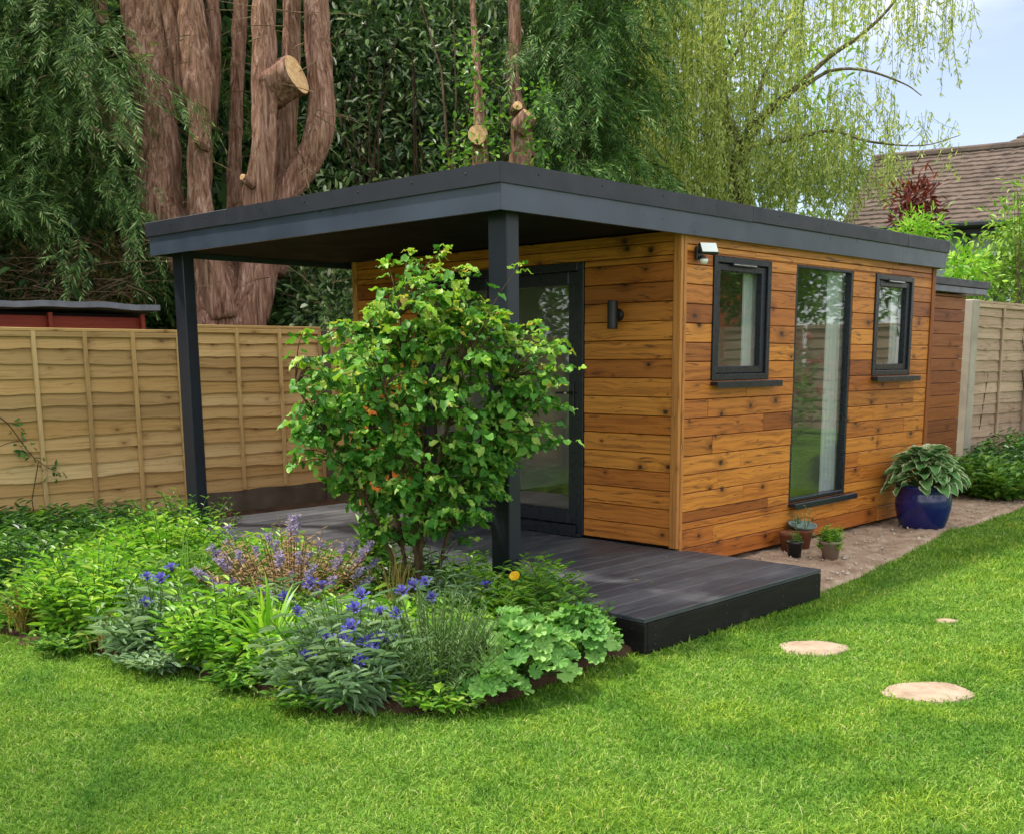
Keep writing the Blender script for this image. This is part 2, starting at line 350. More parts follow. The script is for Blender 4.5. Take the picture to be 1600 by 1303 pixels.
M['lime'] = leaf_material('lime_green_leaf', [(0, lin('#66a230')), (0.5, lin('#8ac43c')), (0.9, lin('#b2d852')), (1, lin('#cfe07a'))], rough=.42, spec=.4, trans=.38)
M['mid'] = leaf_material('mid_green_leaf', [(0, lin('#48782a')), (0.5, lin('#669a36')), (1, lin('#96bc4a'))], rough=.42, spec=.4, trans=.32)
M['deep'] = leaf_material('deep_green_leaf', [(0, lin('#2c5222')), (0.6, lin('#467630')), (1, lin('#6a9640'))], rough=.42, spec=.45, trans=.25)
M['silver'] = leaf_material('silver_green_leaf', [(0, lin('#6a8c68')), (0.5, lin('#8aaa80')), (1, lin('#b0c8a2'))], rough=.55, spec=.3, trans=.28)
M['lavender'] = leaf_material('lavender_stem_leaf', [(0, lin('#6c8c5c')), (0.5, lin('#8cab76')), (1, lin('#b2c69a'))], rough=.6, spec=.2, trans=.25)
M['mantle'] = leaf_material('pale_lobed_leaf', [(0, lin('#55903c')), (0.5, lin('#72a94c')), (1, lin('#96c466'))], rough=.5, spec=.35, trans=.34)
M['straw'] = leaf_material('straw_blade', [(0, lin('#9a8452')), (.5, lin('#b8a268')), (1, lin('#a39a4e'))], rough=.7, spec=.2, trans=.3)
M['faded'] = leaf_material('faded_pink_brown_bract', [(0, lin('#b8937a')), (0.5, lin('#d4b2a0')), (1, lin('#c8ac8c'))], rough=.7, spec=.2, trans=.35)
M['lilac'] = leaf_material('lilac_petal', [(0, lin('#9a8ed0')), (0.6, lin('#b8ace2')), (1, lin('#cdbadc'))], rough=.6, spec=.2, trans=.4)
M['blue'] = leaf_material('blue_violet_floret', [(0, lin('#4440ac')), (0.6, lin('#625ec6')), (1, lin('#8278d4'))], rough=.6, spec=.2, trans=.35)
M['purple'] = plain('dark_purple_centre', '#3b2456', rough=.7)
M['yellow'] = leaf_material('yellow_petal', [(0, lin('#f0b818')), (1, lin('#f7cc2c'))], rough=.5, spec=.3, trans=.3)
M['pink'] = leaf_material('pink_petal', [(0, lin('#e0a0a8')), (.6, lin('#ecc0bd')), (1, lin('#c65a68'))], rough=.5, spec=.3, trans=.35)
M['copper'] = leaf_material('copper_red_leaf', [(0, lin('#4a1f1e')), (.6, lin('#6e2d2a')), (1, lin('#94463c'))], rough=.45, spec=.35, trans=.3)
M['garden'] = leaf_material('bright_bush_leaf', [(0, lin('#648e3a')), (0.5, lin('#8cb44a')), (1, lin('#b4d068'))], rough=.45, spec=.35, trans=.36)
def grass_mat():
    m = NT('lawn_blade'); isl = m.n('NewGeometry').outputs['Random Per Island']; p = m.pos()
    a = m.noise(p, 1.1, 4, .65); b = m.noise(p, 3.6, 4, .65)
    c = m.ramp(isl, [(0, lin('#527c2a')), (.4, lin('#749e38')), (.75, lin('#90b546')), (.93, lin('#acc660')), (1, lin('#ccc490'))])
    c = m.mix(m.rng(a, .46, .62, 0, 1), c, m.mix(1.0, c, (1.16, 1.04, .72, 1), 'MULTIPLY')); c = m.mix(m.rng(m.noise(p, 1.0, 4, .65), .50, .60, 0, .85), c, m.mix(1.0, c, (.44, .64, .56, 1), 'MULTIPLY'))
    c = m.mix(m.rng(b, .47, .68, 0, .75), c, m.mix(1.0, c, (.55, .72, .6, 1), 'MULTIPLY'))
    m.set(c, .6, .14); tr = m.n('BsdfTranslucent'); m.l(m.mix(1.0, c, (1, 1, .5, 1), 'MULTIPLY'), tr.inputs[0])
    x = m.n('MixShader'); x.inputs[0].default_value = .33; m.l(m.b.outputs[0], x.inputs[1]); m.l(tr.outputs[0], x.inputs[2]); m.l(x.outputs[0], m.out.inputs['Surface']); return m.m
M['grass'] = grass_mat()
def earth_mat(name, a, b, c, sc=5, bump=.8):
    m = NT(name); p = m.pos(); n = m.noise(p, sc, 6, .65); f = m.noise(p, sc*14, 3, .6); g = m.noise(p, 1.3, 3)
    k = m.ramp(n, [(.3, lin(a)), (.5, lin(b)), (.75, lin(c))]); k = m.mix(m.rng(f, .5, .75, 0, .5), k, lin(a)); k = m.mix(m.rng(g, .4, .7, 0, .3), k, lin(c))
    m.set(k, .95, .12); m.bump(m.math('ADD', n, m.math('MULTIPLY', f, .4)), bump, .03); return m.m
M['soil'] = earth_mat('dry_trodden_soil', '#7d6650', '#a89078', '#c6b198')
M['bed'] = earth_mat('dark_bed_soil', '#2c2018', '#4a382a', '#6b5440')
M['turf'] = earth_mat('turf_base', '#425f20', '#577a2b', '#6c8c36', 7, .5)
M['sand'] = earth_mat('sandy_stone', '#8c7864', '#a89480', '#baa792', 9, .35)
M['pebble'] = plain('grit', '#cbbca6', rough=.9, spec=.2, var=.25, scale=3)
M['pot_blue'] = plain('cobalt_glaze', (.012, .018, .16, 1), rough=.14, spec=.6, var=.25, scale=5)
M['pot_clay'] = plain('brown_clay', '#84543c', rough=.8, spec=.2, var=.15, scale=12, bump=.2)
M['pot_taupe'] = plain('taupe_plastic_pot', '#8c7a6b', rough=.65, spec=.3, var=.1, scale=12)
M['pot_slate'] = plain('grey_green_saucer', '#7f918c', rough=.6, spec=.3, var=.1)
M['tiles'] = earth_mat('brown_roof_tile', '#4c423e', '#63574f', '#7a6c64', 3, .4)
M['render'] = plain('pale_house_wall', '#c3ced1', rough=.85, spec=.2, var=.06)
M['brick'] = plain('orange_brick', '#a2553a', rough=.9, spec=.2, var=.2, scale=14)
M['pane_dark'] = plain('dark_house_window', (.03, .035, .04, 1), rough=.08, spec=.6)

# ------------------------------------------------------------------ ground, soil, bed, lawn
BED = [(-5.1, -3.75), (-3.6, -3.8), (-2.4, -3.80), (-1.9, -3.82), (-1.56, -3.80), (-1.08, -3.64), (-.56, -3.50), (-.15, -3.44), (.12, -3.46), (.45, -3.46), (.73, -3.36), (.95, -3.12), (1.09, -2.76), (1.07, -2.38), (.98, -1.95), (1.02, -1.75), (-3.7, -1.75), (-3.7, .9), (-5.1, .9)]
SOIL = [(-.3, -.1), (1.0, -.1), (.96, .28), (.95, .84), (.85, 1.39), (.70, 2.39), (.56, 3.24), (.55, 4.07), (.47, 5.3), (.35, 7), (.3, 9.5), (-.95, 9.5), (-.95, 5.9), (-.3, 4.0)]
STONES = [((1.645, -1.06), .182, .145, .15), ((2.41, -1.40), .205, .148, .1), ((1.91, -.01), .062, .05, .0)]

g = MB(); n = 61
xs = np.linspace(-150, 150, n); X_, Y_ = np.meshgrid(xs, xs, indexing='ij')
i, j = np.meshgrid(np.arange(n-1), np.arange(n-1), indexing='ij'); i = i.ravel(); j = j.ravel()
g.add(np.stack([X_.ravel(), Y_.ravel(), np.full(n*n, -.012)], 1), [np.stack([i*n+j, (i+1)*n+j, (i+1)*n+j+1, i*n+j+1], 1)])
kind(g.build('ground', M['turf']), 'structure')

def earth(name, poly, mat, top, rough, cell, seed):
    P = np.array(poly); x0, y0 = P.min(0)-.1; x1, y1 = P.max(0)+.1
    nx, ny = int((x1-x0)/cell)+1, int((y1-y0)/cell)+1
    x, y = np.meshgrid(np.linspace(x0, x1, nx), np.linspace(y0, y1, ny), indexing='ij')
    wx = x+vnoise(x, y, 9, seed)*.05; wy = y+vnoise(x, y, 11, seed+1)*.05
    m = inside(poly, wx, wy)
    z = top*(.7+.3*vnoise(x, y, 4, seed+2))+rough*vnoise(x, y, 17, seed+3)+rough*.7*vnoise(x, y, 45, seed+4)+rng.normal(0, rough*.25, x.shape)
    z = np.where(m, np.maximum(z, .004), -.03)
    i, j = np.meshgrid(np.arange(nx-1), np.arange(ny-1), indexing='ij'); i = i.ravel(); j = j.ravel()
    b = MB(); F = np.stack([i*ny+j, (i+1)*ny+j, (i+1)*ny+j+1, i*ny+j+1], 1)
    zz = z.ravel(); keep = (zz[F] > 0).any(1)
    b.add(np.stack([x.ravel(), y.ravel(), zz], 1), [F[keep]])
    return kind(b.build(name, mat, smooth=True), 'structure')
earth('soil_strip', SOIL, M['soil'], .024, .016, .025, 3)
earth('flower_bed_soil', BED, M['bed'], .045, .014, .04, 9)

# clods and grit on the trodden soil
pb = MB()
for k in range(520):
    x, y = rng.uniform(.02, .9), rng.uniform(.1, 6)
    if not inside(SOIL, np.array([x]), np.array([y]))[0]: continue
    r = rng.uniform(.004, .016)*(1.6 if rng.random() < .06 else 1)
    V = np.array([(1, 0, 0), (-1, 0, 0), (0, 1, 0), (0, -1, 0), (0, 0, 1), (0, 0, -1)])*r*rng.uniform(.6, 1.3, (6, 3))+(x, y, .022)
    pb.add(V, [(0, 2, 4), (2, 1, 4), (1, 3, 4), (3, 0, 4), (2, 0, 5), (1, 2, 5), (3, 1, 5), (0, 3, 5)])
o = kind(pb.build('soil_grit', M['pebble']), 'stuff'); tag(o, 'small pale stones and clods on the trodden soil strip', 'grit'); o['kind'] = 'stuff'

# stepping stones set in the lawn
for k, ((x, y), rx, ry, a) in enumerate(STONES):
    b = MB(); n = 40; t = np.linspace(0, 2*np.pi, n, endpoint=False); gg = np.random.default_rng(20+k)
    rr = 1+.05*np.sin(3*t+gg.uniform(0, 6))+.04*np.sin(5*t+gg.uniform(0, 6))+.02*np.sin(11*t)
    ca, sa = math.cos(.74+a), math.sin(.74+a)
    ring = lambda s, z: np.stack([(np.cos(t)*rx*ca-np.sin(t)*ry*sa)*rr*s, (np.cos(t)*rx*sa+np.sin(t)*ry*ca)*rr*s, np.full(n, z)], 1)
    V = np.vstack([ring(1, -.03), ring(1, -.007), ring(.97, -.003), ring(.5, -.001), [(0, 0, -.001)]])
    F = [(q*n+p, q*n+(p+1) % n, (q+1)*n+(p+1) % n, (q+1)*n+p) for q in range(3) for p in range(n)]+[(3*n+p, 3*n+(p+1) % n, 4*n) for p in range(n)]
    o = b.add(V, F).build('stepping_stone', M['sand'], loc=(x, y, 0), smooth=True)
    tag(o, ['round sandy stepping stone in the lawn nearest the dark deck', 'largest pale sandy stepping stone, farthest out in the lawn', 'tiny patch of pale stepping stone almost overgrown by lawn'][k], 'stepping stone', 'stepping stones')

# lawn: every blade is geometry
def lawn():
    cand = []
    N = 3600000
    x = rng.uniform(-5.1, 8.5, N); y = rng.uniform(-8.0, 10, N)
    dx, dy = x-CAM[0], y-CAM[1]
    dep = -(dx*-.0)+dx*FW[0]+dy*FW[1]+.26; lat = dx*RT[0]+dy*RT[1]
    dist = np.maximum(dep, .3)
    side = np.abs(lat/dist); vis = (dep > .5) & (side < 1.5)
    keep = vis & (rng.random(N) < np.clip(4.2/np.maximum(dist, 1.5), .12, 1)**1.5*np.where(side < .62, 1, .4))
    x, y, dist = x[keep], y[keep], dist[keep]
    edge = lambda poly, s: inside(poly, x+vnoise(x, y, 9, s)*.05, y+vnoise(x, y, 11, s+1)*.05)
    bad = edge(BED, 9) | edge(SOIL, 3) | ((x < 1.085) & (y > -1.77) & (y < .05)) | ((x < 0) & (y > -.1)) | (x < -5.1)
    for (sx, sy), rx, ry, a in STONES:
        ca, sa = math.cos(.74+a), math.sin(.74+a); u = ((x-sx)*ca+(y-sy)*sa)/rx; v = (-(x-sx)*sa+(y-sy)*ca)/ry
        bad |= (u*u+v*v) < .88+.16*rng.normal(size=x.shape)
    x, y, dist = x[~bad], y[~bad], dist[~bad]; n = len(x)
    L = (.015+.007*vnoise(x, y, 3, 40)+.005*vnoise(x, y, 13, 41)+rng.uniform(-.004, .011, n))*(1+.05*dist)
    tuft = rng.random(n) < .035*np.clip(vnoise(x, y, 2.2, 44)+.6, 0, 1.4); L[tuft] *= rng.uniform(1.5, 2.3, tuft.sum())
    W = np.clip(.0020*(1+.22*dist), .0026, .0075)*rng.uniform(.7, 1.3, n)
    th = rng.uniform(0, 2*np.pi, n); lean = np.clip(rng.normal(.65, .35, n), .05, 1.5)
    D = np.stack([np.cos(th)*np.sin(lean), np.sin(th)*np.sin(lean), np.cos(lean)], 1)
    S = np.stack([-np.sin(th), np.cos(th), np.zeros(n)], 1)
    tw = rng.uniform(-.9, .9, n)[:, None]; S = unit(S*np.cos(tw)+np.cross(D, S)*np.sin(tw))
    P = np.stack([x, y, np.full(n, -.010)], 1); L = L[:, None]; W = W[:, None]
    bend = np.stack([np.cos(th)*.30, np.sin(th)*.30, np.full(n, -.12)], 1)*L
    V = np.stack([P-S*W*.5, P+S*W*.5, P+D*L*.55+S*W*.42, P+D*L*.55-S*W*.42, P+D*L+bend], 1).reshape(-1, 3)
    b = np.arange(n)[:, None]*5; mb = MB(); mb.add(V, [b+np.array([[0, 1, 2, 3]]), b+np.array([[3, 2, 4]])])
    print('lawn blades', n)
    o = mb.build('lawn_grass', M['grass']); tag(o, 'short mown green lawn grass', 'grass'); kind(o, 'stuff')
lawn()

# ------------------------------------------------------------------ garden room
ZT, ZM, ZB, DK = 2.516, 2.410, 2.271, .184
W_, L_ = 3.485, 3.936
cabin = thing('garden_room', 'timber clad garden room with flat dark roof and porch canopy', 'garden room')
WIN = [(.367, 1.110, 1.320, 2.172), (1.480, 2.388, .362, 2.178), (2.770, 3.500, 1.320, 2.172)]     # y0, y1, z0, z1 on the long wall
DOOR = (-2.650, -.842, .190, 2.156)                                                               # x0, x1, z0, z1 on the porch wall
BH = .1275
def spans(a, b, holes, z0, z1):
    """what is left of a..b at height z0..z1 after the openings are cut out"""
    cur = [(a, b)]
    for h0, h1, q0, q1 in holes:
        if z1 <= q0+.02 or z0 >= q1-.02: continue
        nx = []
        for s, e in cur:
            if h0 > s: nx.append((s, min(e, h0)))
            if h1 < e: nx.append((max(s, h1), e))
        cur = [(s, e) for s, e in nx if e-s > .01]
    return cur
def rows(z0, z1, holes):
    """board rows, split where an opening starts or ends inside a row"""
    z = z0; out = []
    while z < z1-.01:
        e = min(z+BH, z1); cuts = sorted({z, e} | {q for h in holes for q in h[2:] if z+.012 < q < e-.012})
        out += list(zip(cuts[:-1], cuts[1:])); z = e
    return out
def board(parent, name, length, z0, z1, loc, rz, mat, th=.022, gap=.0045):
    b = MB(); b.box(-length/2, length/2, 0, th, 0, z1-z0-gap, .0035)
    return b.build(name, mat, parent, loc=loc, rz=rz)
# porch wall (faces -y): boards stand 22 mm proud of the membrane
def clad(holes, a, b, z0, z1, place, joints=0, mat=None):
    gg = np.random.default_rng(5)
    for (r0, r1) in rows(z0, z1, holes):
        for s, e in spans(a, b, holes, r0, r1):
            cuts = [s, e]
            if joints and e-s > 1.0:
                for _ in range(1 if e-s < 1.5 else joints):
                    cuts.append(gg.uniform(s+.2, e-.2))
            elif joints and e-s > .7 and gg.random() < .6: cuts.append(gg.uniform(s+.25, e-.2))
            cuts.sort()
            for p, q in zip(cuts[:-1], cuts[1:]):
                if q-p > .03: place((p+q)/2, q-p-.003, r0, r1, gg.normal(0, .0012))
clad([DOOR], -W_+.055, -.062, .200, 2.309, lambda c, l, r0, r1, j: board(cabin, 'board', l, r0, r1, (c, j, r0), 0, M['clad']))
clad(WIN, .055, L_-.06, .055, 2.309, lambda c, l, r0, r1, j: board(cabin, 'board', l, r0, r1, (j, c, r0), R(90), M['clad']), joints=2)
# inner shell
def cuts_z(holes, a=.05, z=2.309):
    c = sorted({a, z} | {q for h in holes for q in h[2:]}); return list(zip(c[:-1], c[1:]))
b = MB(); c_ = MB()
for r0, r1 in cuts_z([DOOR]):
    for s, e in spans(-W_+.03, -.03, [DOOR], r0, r1): b.box(s, e, .0245, .034, r0, r1); c_.box(s, e, .035, .13, r0, r1)
for r0, r1 in cuts_z(WIN):
    for s, e in spans(.035, L_-.03, WIN, r0, r1): b.box(-.034, -.0245, s, e, r0, r1); c_.box(-.13, -.035, s, e, r0, r1)
c_.box(-W_+.04, -.03, L_-.13, L_-.03, .05, 2.29); c_.box(-W_+.03, -W_+.13, .03, L_-.03, .05, 2.29); c_.box(-W_+.03, -.03, .03, L_-.03, 2.292, 2.30)
b.build('breather_membrane', M['membrane'], cabin); c_.build('inner_wall', M['inner'], cabin)
MB().box(-W_+.13, -.13, .13, L_-.13, .12, .17).build('inner_floor', M['innerfloor'], cabin)
o = MB().box(-W_, -W_+.024, .03, L_, .055, 2.285, .003).build('end_wall_cladding', M['clad_dark'], cabin)
# corner trims
def vtrim(x0, x1, y0, y1, z0, z1, mat='trim_wood'):
    m = MB(); h = z1-z0; m.box(-h/2, h/2, -(y1-y0)/2, (y1-y0)/2, -(x1-x0)/2, (x1-x0)/2, .003)
    o = m.build('corner_trim', M[mat], cabin, loc=((x0+x1)/2, (y0+y1)/2, (z0+z1)/2)); o.rotation_euler = (0, R(-90), 0); return o
vtrim(-.060, .0035, -.010, .020, .19, 2.309); vtrim(-.024, .008, .0225, .053, .06, 2.309)
vtrim(-W_-.006, -W_+.053, -.010, .020, .19, 2.309); vtrim(-.024, .010, L_-.058, L_+.012, .055, 2.309, 'clad_dark')
# roof: slab, soffit, fascia boards, kerb trim in lengths with seams and screws
RX0, RX1, RY0, RY1 = -3.768, .056, -1.742, 4.06
MB().box(RX0+.04, RX1-.04, RY0+.04, RY1-.04, 2.345, 2.485).build('roof_deck', M['kerb'], cabin)
xsf = np.linspace(RX0+.032, RX1-.032, 4)
for k in range(3): MB().box(xsf[k], xsf[k+1]-.004, RY0+.032, -.012, 2.312, 2.330, .002).build('soffit_panel', M['soffit'], cabin)
MB().box(.012, RX1-.032, -.006, RY1-.032, 2.312, 2.330).build('soffit_panel', M['soffit'], cabin)
fb = lambda x0, x1, y0, y1: MB().box(x0, x1, y0, y1, ZB, ZM+.02, .0025).build('fascia_board', M['grey'], cabin)
def prism(name, mat, poly, z0, z1):
    n = len(poly); V = [(x, y, z) for z in (z0, z1) for x, y in poly]
    return MB().add(V, [(k, (k+1) % n, n+(k+1) % n, n+k) for k in range(n)]+[tuple(range(n))[::-1], tuple(range(n, 2*n))]).build(name, M[mat], cabin)
CX, CY = RX1-.001, RY0+.002                                                       # mitred near corner
prism('fascia_board', 'grey', [(RX0+.02, CY), (CX-.0008, CY), (CX-.0268, CY+.026), (RX0+.02, CY+.026)], ZB, ZM+.02)
prism('fascia_board', 'grey', [(CX, CY+.0008), (CX, 3.138), (CX-.026, 3.138), (CX-.026, CY+.0268)], ZB, ZM+.02); fb(RX1-.027, RX1-.002, 3.141, RY1-.02)
fb(RX0+.01, RX0+.035, RY0+.0295, RY1-.02); fb(RX0+.036, RX1-.028, RY1-.045, RY1-.02)
kb = lambda x0, x1, y0, y1: MB().box(x0, x1, y0, y1, ZM, ZT, .004).build('edge_trim', M['kerb'], cabin)
kb(RX0-.012, -2.617, RY0-.014, RY0+.05); KX, KY = RX1+.012, RY0-.014
prism('edge_trim', 'kerb', [(-2.613, KY), (KX-.0008, KY), (KX-.0628, KY+.062), (-2.613, KY+.062)], ZM, ZT)
prism('edge_trim', 'kerb', [(KX, KY+.0008), (KX, .736), (KX-.062, .736), (KX-.062, KY+.0628)], ZM, ZT)
kb(RX1-.05, RX1+.012, .740, 3.20); kb(RX1-.05, RX1+.012, 3.204, RY1+.01)
kb(RX0-.011, RX0+.05, RY0+.0515, RY1+.01); kb(RX0+.052, RX1-.052, RY1-.05, RY1+.01)
def screw(parent, p, axis, r=.006):
    m = MB(); a = np.linspace(0, 2*np.pi, 8, endpoint=False)
    u = {'x': [(0, 1, 0), (0, 0, 1), (1, 0, 0)], 'y': [(1, 0, 0), (0, 0, 1), (0, -1, 0)]}[axis]; u = np.array(u, float)
    ring = lambda s, h: np.cos(a)[:, None]*u[0]*r*s+np.sin(a)[:, None]*u[1]*r*s+u[2]*h
    m.add(np.vstack([ring(1, -.002), ring(1, .0016), ring(.55, .003)]), [(q*8+k, q*8+(k+1) % 8, (q+1)*8+(k+1) % 8, (q+1)*8+k) for q in (0, 1) for k in range(8)]+[tuple(16+k for k in range(8))])
    return m.build('screw', M['black'], parent, loc=p)
for x in (-3.4, -2.9, -2.2, -1.7, -1.15, -.65, -.2): screw(cabin, (x, RY0-.0145, 2.478), 'y')
for y in (-1.45, -.9, -.3, .3, 1.1, 1.8, 2.6, 3.5): screw(cabin, (RX1+.0125, y, 2.478), 'x')
# porch posts
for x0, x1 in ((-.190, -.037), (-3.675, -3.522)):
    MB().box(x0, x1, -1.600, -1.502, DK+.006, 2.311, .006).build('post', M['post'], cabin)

def window(y0, y1, z0, z1, fixed, loc):
    """outer frame standing in the wall, opening sash, pane, sill, vent; local x runs along the wall, -y is outside"""
    w2, h = (y1-y0)/2, z1-z0; fw = .030 if fixed else .048; out = .004 if fixed else -.012
    m = MB()
    m.box(-w2+.003, -w2+fw, out, .075, .003, h-.003, .004); m.box(w2-fw, w2-.003, out, .075, .003, h-.003, .004)
    m.box(-w2+fw+.0005, w2-fw-.0005, out, .075, h-fw, h-.003, .004); m.box(-w2+fw+.0005, w2-fw-.0005, out, .075, .003, fw, .004)
    wo = m.build('window', M['frame'], cabin, loc=loc, rz=R(90))
    if not fixed:
        sw, a = .052, fw+.002; s = MB(); y0_, y1_ = .006, .060
        s.box(-w2+a, -w2+a+sw, y0_, y1_, a, h-a, .006); s.box(w2-a-sw, w2-a, y0_, y1_, a, h-a, .006)
        s.box(-w2+a+sw+.0005, w2-a-sw-.0005, y0_, y1_, h-a-sw, h-a, .006); s.box(-w2+a+sw+.0005, w2-a-sw-.0005, y0_, y1_, a, a+sw, .006)
        s.build('sash', M['frame'], wo); q = a+sw-.004
        MB().box(-.15, .15, -.020, .0055, h-fw-.018, h-fw+.010, .004).build('trickle_vent', M['kerb'], wo)
        MB().box(-.145, .145, -.0235, -.0205, h-fw-.010, h-fw-.004).build('vent_slot', M['steel'], wo)
        MB().box(w2-a-sw+.012, w2-a-sw+.030, .061, .075, h*.35, h*.35+.11, .003).build('handle', M['steel'], wo)
    else: q = fw-.004
    MB().box(-w2+q, w2-q, .034, .054, q, h-q).build('pane', M['glass'], wo)
    s = MB(); s.box(-w2-.006, w2+.11, -.062, .004, -.030, -.004, .004); s.box(-w2-.006, w2+.11, -.066, -.0625, -.048, -.006, .001)
    s.build('sill', M['frame'], wo); return wo
for k, (y0, y1, z0, z1) in enumerate(WIN): window(y0, y1, z0, z1, k == 1, (0, (y0+y1)/2, z0))
# porch doors
x0, x1, z0, z1 = DOOR; m = MB(); fw = .06
m.box(x0+.002, x0+fw, -.010, .08, z0, z1-.002, .004); m.box(x1-fw, x1-.002, -.010, .08, z0, z1-.002, .004)
m.box(x0+fw+.0005, x1-fw-.0005, -.010, .08, z1-fw, z1-.002, .004); m.box(x0+fw+.0005, x1-fw-.0005, -.030, .08, z0, z0+.075, .004)
df = m.build('door_frame', M['frame'], cabin)
mid = (x0+x1)/2
for k, (a, e) in enumerate(((x0+fw+.003, mid-.002), (mid+.002, x1-fw-.003))):
    s = MB(); zb, zt = z0+.079, z1-fw-.003; sw = .092
    s.box(a, a+sw, .004, .062, zb, zt, .006); s.box(e-sw, e, .004, .062, zb, zt, .006)
    s.box(a+sw+.0005, e-sw-.0005, .004, .062, zt-sw, zt, .006); s.box(a+sw+.0005, e-sw-.0005, .004, .062, zb, zb+.105, .006)
    d = s.build('door', M['frame'], cabin)
    MB().box(a+sw-.004, e-sw+.004, .030, .050, zb+.101, zt-sw+.004).build('pane', M['glass'], d)
    hx = e-sw/2 if k else a+sw/2
    h = MB(); h.box(hx-.016, hx+.016, -.006, .0035, 1.09, 1.31, .003); h.tube([(hx, -.004, 1.235), (hx, -.045, 1.235), (hx-.05, -.050, 1.235), (hx-.12, -.050, 1.233)], [.010, .010, .009, .008], 8)
    h.build('handle', M['black'], d)
    if k: MB().box(hx-.03, hx-.005, -.062, -.0595, 1.229, 1.240).build('lever_glint', M['steel'], d)  # bright strip standing in for the glint on the dark lever
MB().box(x0-.01, x1+.01, -.055, -.0305, DK+.004, DK+.030, .003).build('threshold', M['frame'], cabin)

# curtains hanging inside, at the far side of each window
def curtain(x, y0, y1, z0, z1, label):
    m = MB(); n = 26; y = np.linspace(y0, y1, n); d = .014*np.sin(np.linspace(0, 6.5*np.pi, n)); V = []
    for z in np.linspace(z0, z1, 5): V += [(x+dd*(.6+.4*(z1-z)/(z1-z0)), yy, z) for yy, dd in zip(y, d)]
    V = np.array(V); F = [(r*n+k, r*n+k+1, (r+1)*n+k+1, (r+1)*n+k) for r in range(4) for k in range(n-1)]
    m.add(V, F).add(V+(-.004, 0, 0), F)
    return tag(m.build('curtain', M['curtain'], smooth=True), label, 'curtain', 'white curtains behind the windows')
curtain(-.100, .90, 1.055, 1.345, 2.15, 'white curtain behind the opening window nearest the porch')
curtain(-.100, 2.14, 2.36, .385, 2.16, 'long white curtain behind the full height window')
curtain(-.100, 3.29, 3.45, 1.345, 2.15, 'short white curtain behind the window farthest from the porch')

# wall light and floodlight
wl = thing('wall_light', 'black up and down cylinder wall light on the porch wall', 'wall light', (-.52, -.001, 1.775))
MB().lathe([(.001, -.095), (.034, -.095), (.036, -.09), (.036, .09), (.034, .095), (.028, .095), (.027, .075), (.001, .075)], 20, (0, -.075, 0), cap=False).build('cylinder_body', M['black'], wl, smooth=False)
m = MB(); m.lathe([(.001, 0), (.040, 0), (.042, .006), (.042, .020), (.030, .026), (.030, .045), (.001, .045)], 18, cap=False)
o = m.build('wall_bracket', M['black'], wl, loc=(0, 0, 0)); o.rotation_euler = (R(90), 0, 0)
fl = thing('floodlight', 'black security floodlight with white lens and sensor under the eaves', 'floodlight', (.008, .165, 2.165)); fl.scale = (.78, .78, .78)
MB().box(0, .03, -.045, .045, -.055, .055, .006).build('back_plate', M['black'], fl)
MB().tube([(.03, 0, .01), (.06, 0, .02), (.075, 0, .03)], [.014, .014, .014], 10).build('arm', M['black'], fl)
o = MB().box(-.018, .014, -.085, .085, -.055, .055, .008).build('lamp_head', M['black'], fl, loc=(.098, .02, .035)); o.rotation_euler = (0, R(-32), R(-28))
l2 = MB().box(.0145, .019, -.075, .075, -.046, .046, .002).build('lens', M['lamp_face'], o)
MB().box(.03, .075, -.028, .028, -.062, -.022, .01).build('sensor_arm', M['black'], fl)
m = MB(); m.lathe([(.034, 0), (.036, -.008), (.034, -.022), (.024, -.036), (.008, -.042), (.001, -.043)], 18, cap=False)
m.build('sensor_dome', M['lamp_face'], fl, loc=(.068, .0, -.052), smooth=True)

# ------------------------------------------------------------------ deck
deck = thing('timber_deck', 'low charcoal stained timber deck in front of the garden room', 'deck')
DX0, DX1, DY0 = -3.765, 1.083, -1.77
nb = 33; bw = (DX1-DX0)/nb; bm = {}
for k in range(nb):
    a = DX0+k*bw; ye = .036 if a > -.01 else (-.012 if a > -W_ else .036)
    key = round(ye, 3)
    if key not in bm:
        m = MB(); ln = ye-DY0; m.box(-bw/2+.0025, bw/2-.0025, -ln/2, ln/2, -.026, 0, .003)
        o = m.build('deck_board', M['deck'], deck, loc=(a+bw/2, (ye+DY0)/2, DK)); bm[key] = o
    else:
        o = bm[key].copy(); col.objects.link(o); o.location = (a+bw/2, (ye+DY0)/2, DK)
    o.location.z += rng.normal(0, .0007)
sk = []
for a, e in ((DX0, -1.4), (-1.397, DX1-.002)):
    m = MB(); m.box(-(e-a)/2, (e-a)/2, 0, .026, 0, DK-.030, .002); m.build('skirt_board', M['skirt'], deck, loc=((a+e)/2, DY0+.001, 0))
m = MB(); m.box(-.026, 0, DY0+.0285, .034, 0, DK-.030, .002); m.build('skirt_board', M['skirt'], deck, loc=(DX1-.001, 0, 0))
MB().box(DX0, DX0+.025, DY0+.0285, .034, 0, DK-.030, .002).build('skirt_board', M['skirt'], deck)
MB().box(.03, DX1-.0275, .008, .033, 0, DK-.030, .002).build('skirt_board', M['skirt'], deck)
for y in (-1.68, -1.02, -.42, -.02):
    for z in (.035, .082, .128): screw(deck, (DX1-.001, y, z), 'x', .007)
for x in (1.0, .42, -.2):
    for z in (.04, .12): screw(deck, (x, DY0+.001, z), 'y', .007)

